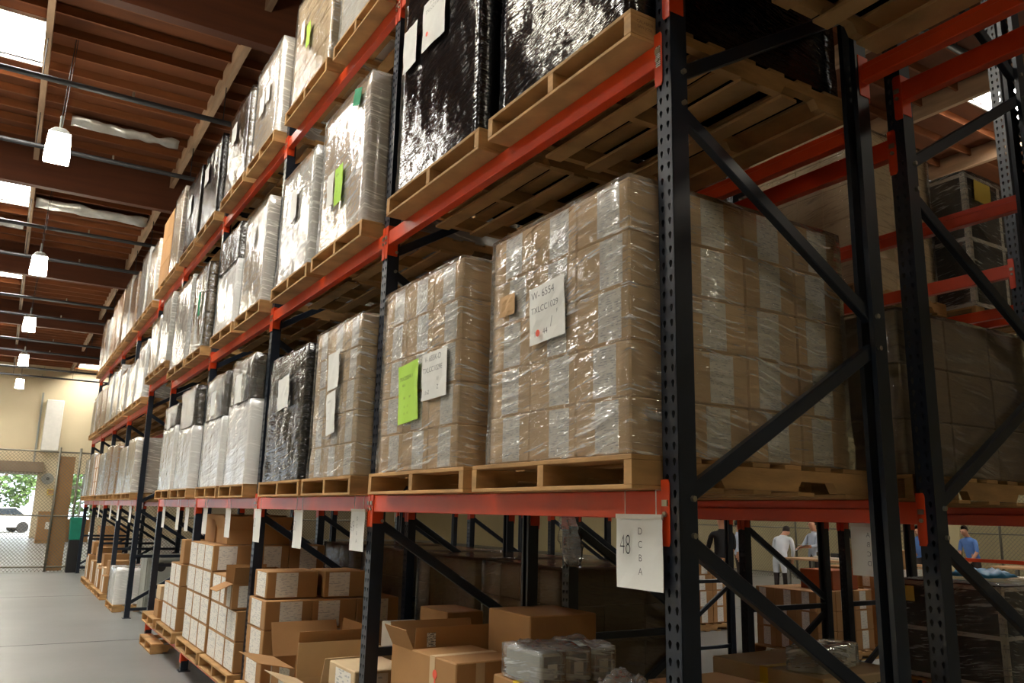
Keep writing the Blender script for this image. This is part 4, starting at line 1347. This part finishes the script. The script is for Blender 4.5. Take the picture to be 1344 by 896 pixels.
# ------------------------------------------------------------------ people
def person(x, y, rz, shirt, label, arms, lean=0.0, head_drop=0.0, short=False, coat=0.0, scale=1.0, bald=False):
    """faces local +x; arms: two lists of (elbow, wrist) points"""
    V, E, Rr = [], [], []
    def v(p, r, link_to=None):
        V.append(p)
        Rr.append(r)
        if link_to is not None: E.append((link_to, len(V) - 1))
        return len(V) - 1
    def ln(p):
        x_, y_, z_ = p
        if z_ <= .95: return p
        c, s_ = math.cos(lean), math.sin(lean)
        return (x_ * c + (z_ - .95) * s_, y_, .95 + (z_ - .95) * c - x_ * s_)
    pel = v((0, 0, .95), (.13, .16))
    wa = v(ln((0, 0, 1.12)), (.115, .15), pel)
    ch = v(ln((0, 0, 1.33)), (.12, .165), wa)
    nb = v(ln((-.01, 0, 1.46)), (.07, .08), ch)
    nk = v(ln((0, 0, 1.53)), (.055, .055), nb)
    h1 = v(ln((.02 + head_drop * .4, 0, 1.60 - head_drop * .2)), (.085, .075), nk)
    h2 = v(ln((.015 + head_drop * .7, 0, 1.69 - head_drop * .5)), (.095, .08), h1)
    h3 = v(ln((.0 + head_drop, 0, 1.76 - head_drop)), (.06, .055), h2)
    for s, (el, wr) in zip((1, -1), arms):
        sh = v(ln((0, s * .19, 1.41)), (.062, .062), ch)
        e = v(ln(el), (.046, .046), sh)
        w = v(ln(wr), (.034, .034), e)
        d = (Vector(wr) - Vector(el)).normalized()
        k = v(ln(tuple(Vector(wr) + d * .08)), (.032, .022), w)
        for f in range(4):
            side = Vector((0, 1, 0)) if abs(d.y) < .8 else Vector((1, 0, 0))
            b = Vector(wr) + d * .12 + side * (.013 * (f - 1.5))
            f1 = v(ln(tuple(b)), (.010, .009), k)
            v(ln(tuple(b + d * (.045 if f in (1, 2) else .032) + Vector((0, 0, -.015)))), (.007, .007), f1)
        v(ln(tuple(Vector(wr) + d * .07 + Vector((0, -s * .04, .01)))), (.010, .010), w)
    for s in (1, -1):
        hp = v((0, s * .09, .88), (.10, .10), pel)
        kn = v((.02, s * .105, .50), (.062, .062), hp)
        an = v((-.01, s * .11, .09), (.042, .042), kn)
        v((.15, s * .125, .04), (.035, .045), an)
    me = bpy.data.meshes.new('person')
    me.from_pydata(V, E, [])
    o = link('person', me, None)
    sk = o.modifiers.new('skin', 'SKIN')
    for i, r in enumerate(Rr):
        me.skin_vertices[0].data[i].radius = r
    me.skin_vertices[0].data[0].use_root = True
    sb = o.modifiers.new('sub', 'SUBSURF')
    sb.levels = sb.render_levels = 2
    dg = bpy.context.evaluated_depsgraph_get()
    m2_ = bpy.data.meshes.new_from_object(o.evaluated_get(dg))
    o.modifiers.clear()
    o.data = m2_
    for k in (shirt, 'trouser', 'skin', 'dark'):
        m2_.materials.append(M[k])
    neckz = ln((0, 0, 1.50))[2]
    wrists = [Vector(ln(w_)) for _, w_ in arms]
    elbows = [Vector(ln(e_)) for e_, _ in arms]
    for p in m2_.polygons:
        c = p.center
        p.use_smooth = True
        k = 0
        if c.z > neckz and Vector((c.x - ln((0, 0, 1.62))[0], c.y, 0)).length < .16: k = 2
        elif any((c - w_).length < .14 for w_ in wrists) and abs(c.y) > .05 or any((c - w_).length < .07 for w_ in wrists): k = 2
        elif short and any((c - (w_ * .55 + e_ * .45)).length < .15 for w_, e_ in zip(wrists, elbows)): k = 2
        elif c.z < .10: k = 3
        elif c.z < .95 - coat and abs(c.y) < .3: k = 1
        p.material_index = k
    hc = Vector(ln((-.012 + head_drop * .7, 0, 1.715 - head_drop * .5)))
    hb = bmesh.new()
    bmesh.ops.create_icosphere(hb, subdivisions=2, radius=1)
    for w in list(hb.verts):
        if w.co.x > .35 and w.co.z < .45 or w.co.z < -.55 or (bald and w.co.z > .45 and w.co.x > -.3):
            hb.verts.remove(w)
    for w in hb.verts:
        w.co = hc + Vector((w.co.x * .098, w.co.y * .085, w.co.z * .105))
    hm = bpy.data.meshes.new('hair')
    hb.to_mesh(hm)
    hb.free()
    hm.materials.append(M['hair'])
    link('hair', hm, o)
    fc = Vector(ln((.105 + head_drop * .6, 0, 1.655 - head_drop * .4)))
    MB().add([fc + Vector(q) for q in ((0, -.012, -.012), (0, .012, -.012), (-.01, 0, .03), (.022, 0, -.01))], [(0, 1, 3), (1, 2, 3), (2, 0, 3), (0, 2, 1)]).build('nose', 'skin', o)
    for s in (1, -1):
        MB().cyl(fc + Vector((-.012, s * .032, .03)), fc + Vector((-.006, s * .032, .03)), .010, 8).build('eye', 'dark', o)
    if coat:
        pass
    o.location = (x, y, 0)
    o.rotation_euler = (0, 0, rz)
    o.scale = (scale,) * 3
    return tag(o, label, 'person')
down = [((-.02, .24, 1.14), (.06, .25, .90)), ((-.02, -.24, 1.14), (.06, -.25, .90))]
reach = [((.12, .24, 1.18), (.36, .14, 1.16)), ((.12, -.24, 1.18), (.34, -.12, 1.12))]
low = [((.10, .24, 1.16), (.30, .16, 1.0)), ((.10, -.24, 1.16), (.30, -.16, 1.0))]
person(13.6, 10.35, math.radians(165), 'shirt_pale', 'balding man in a pale blue shirt holding a clipboard by the bench', reach, head_drop=.05, bald=True, scale=.97)
cb = thing('clipboard', 'dark clipboard held by the man in the pale shirt', 'clipboard', (13.16, 10.30, 1.165))
pbox('board', 'dark', cb, -.12, .1, -.12, .12, 0, .008)
pbox('sheet', 'paper', cb, -.1, .08, -.1, .1, .008, .011)
person(12.75, 10.6, math.radians(15), 'shirt_white', 'person in a white smock leaning over toward the man with the clipboard', low, lean=.5, head_drop=.10, coat=.35, scale=.95)
person(12.9, 11.9, math.radians(-60), 'shirt_pale', 'person in a pale shirt standing past the white smock', down, scale=.93)
person(9.6, 9.2, math.radians(60), 'shirt_black', 'person in a black shirt standing with their back to the racks', low, short=True)
person(16.6, 9.75, math.radians(200), 'shirt_blue', 'seated-height worker in a blue shirt bending over the bench', low, lean=.35, head_drop=.06, short=True, scale=.95)
person(17.4, 9.0, math.radians(170), 'shirt_blue', 'second blue shirt worker bending beside the orange rail', low, lean=.3, head_drop=.05, short=True, scale=.95)
# stamp burned into the near pallet of the middle tier
for i, (s, z) in enumerate((('CALABRIA', .070), ('SAN JOSE', .050))):
    o = lettering(s, .017, 'ink_brown', PAL_K0, (.066, -.0012, z), frame=NEAR, sx=1.0, name='stamp', thin=0)
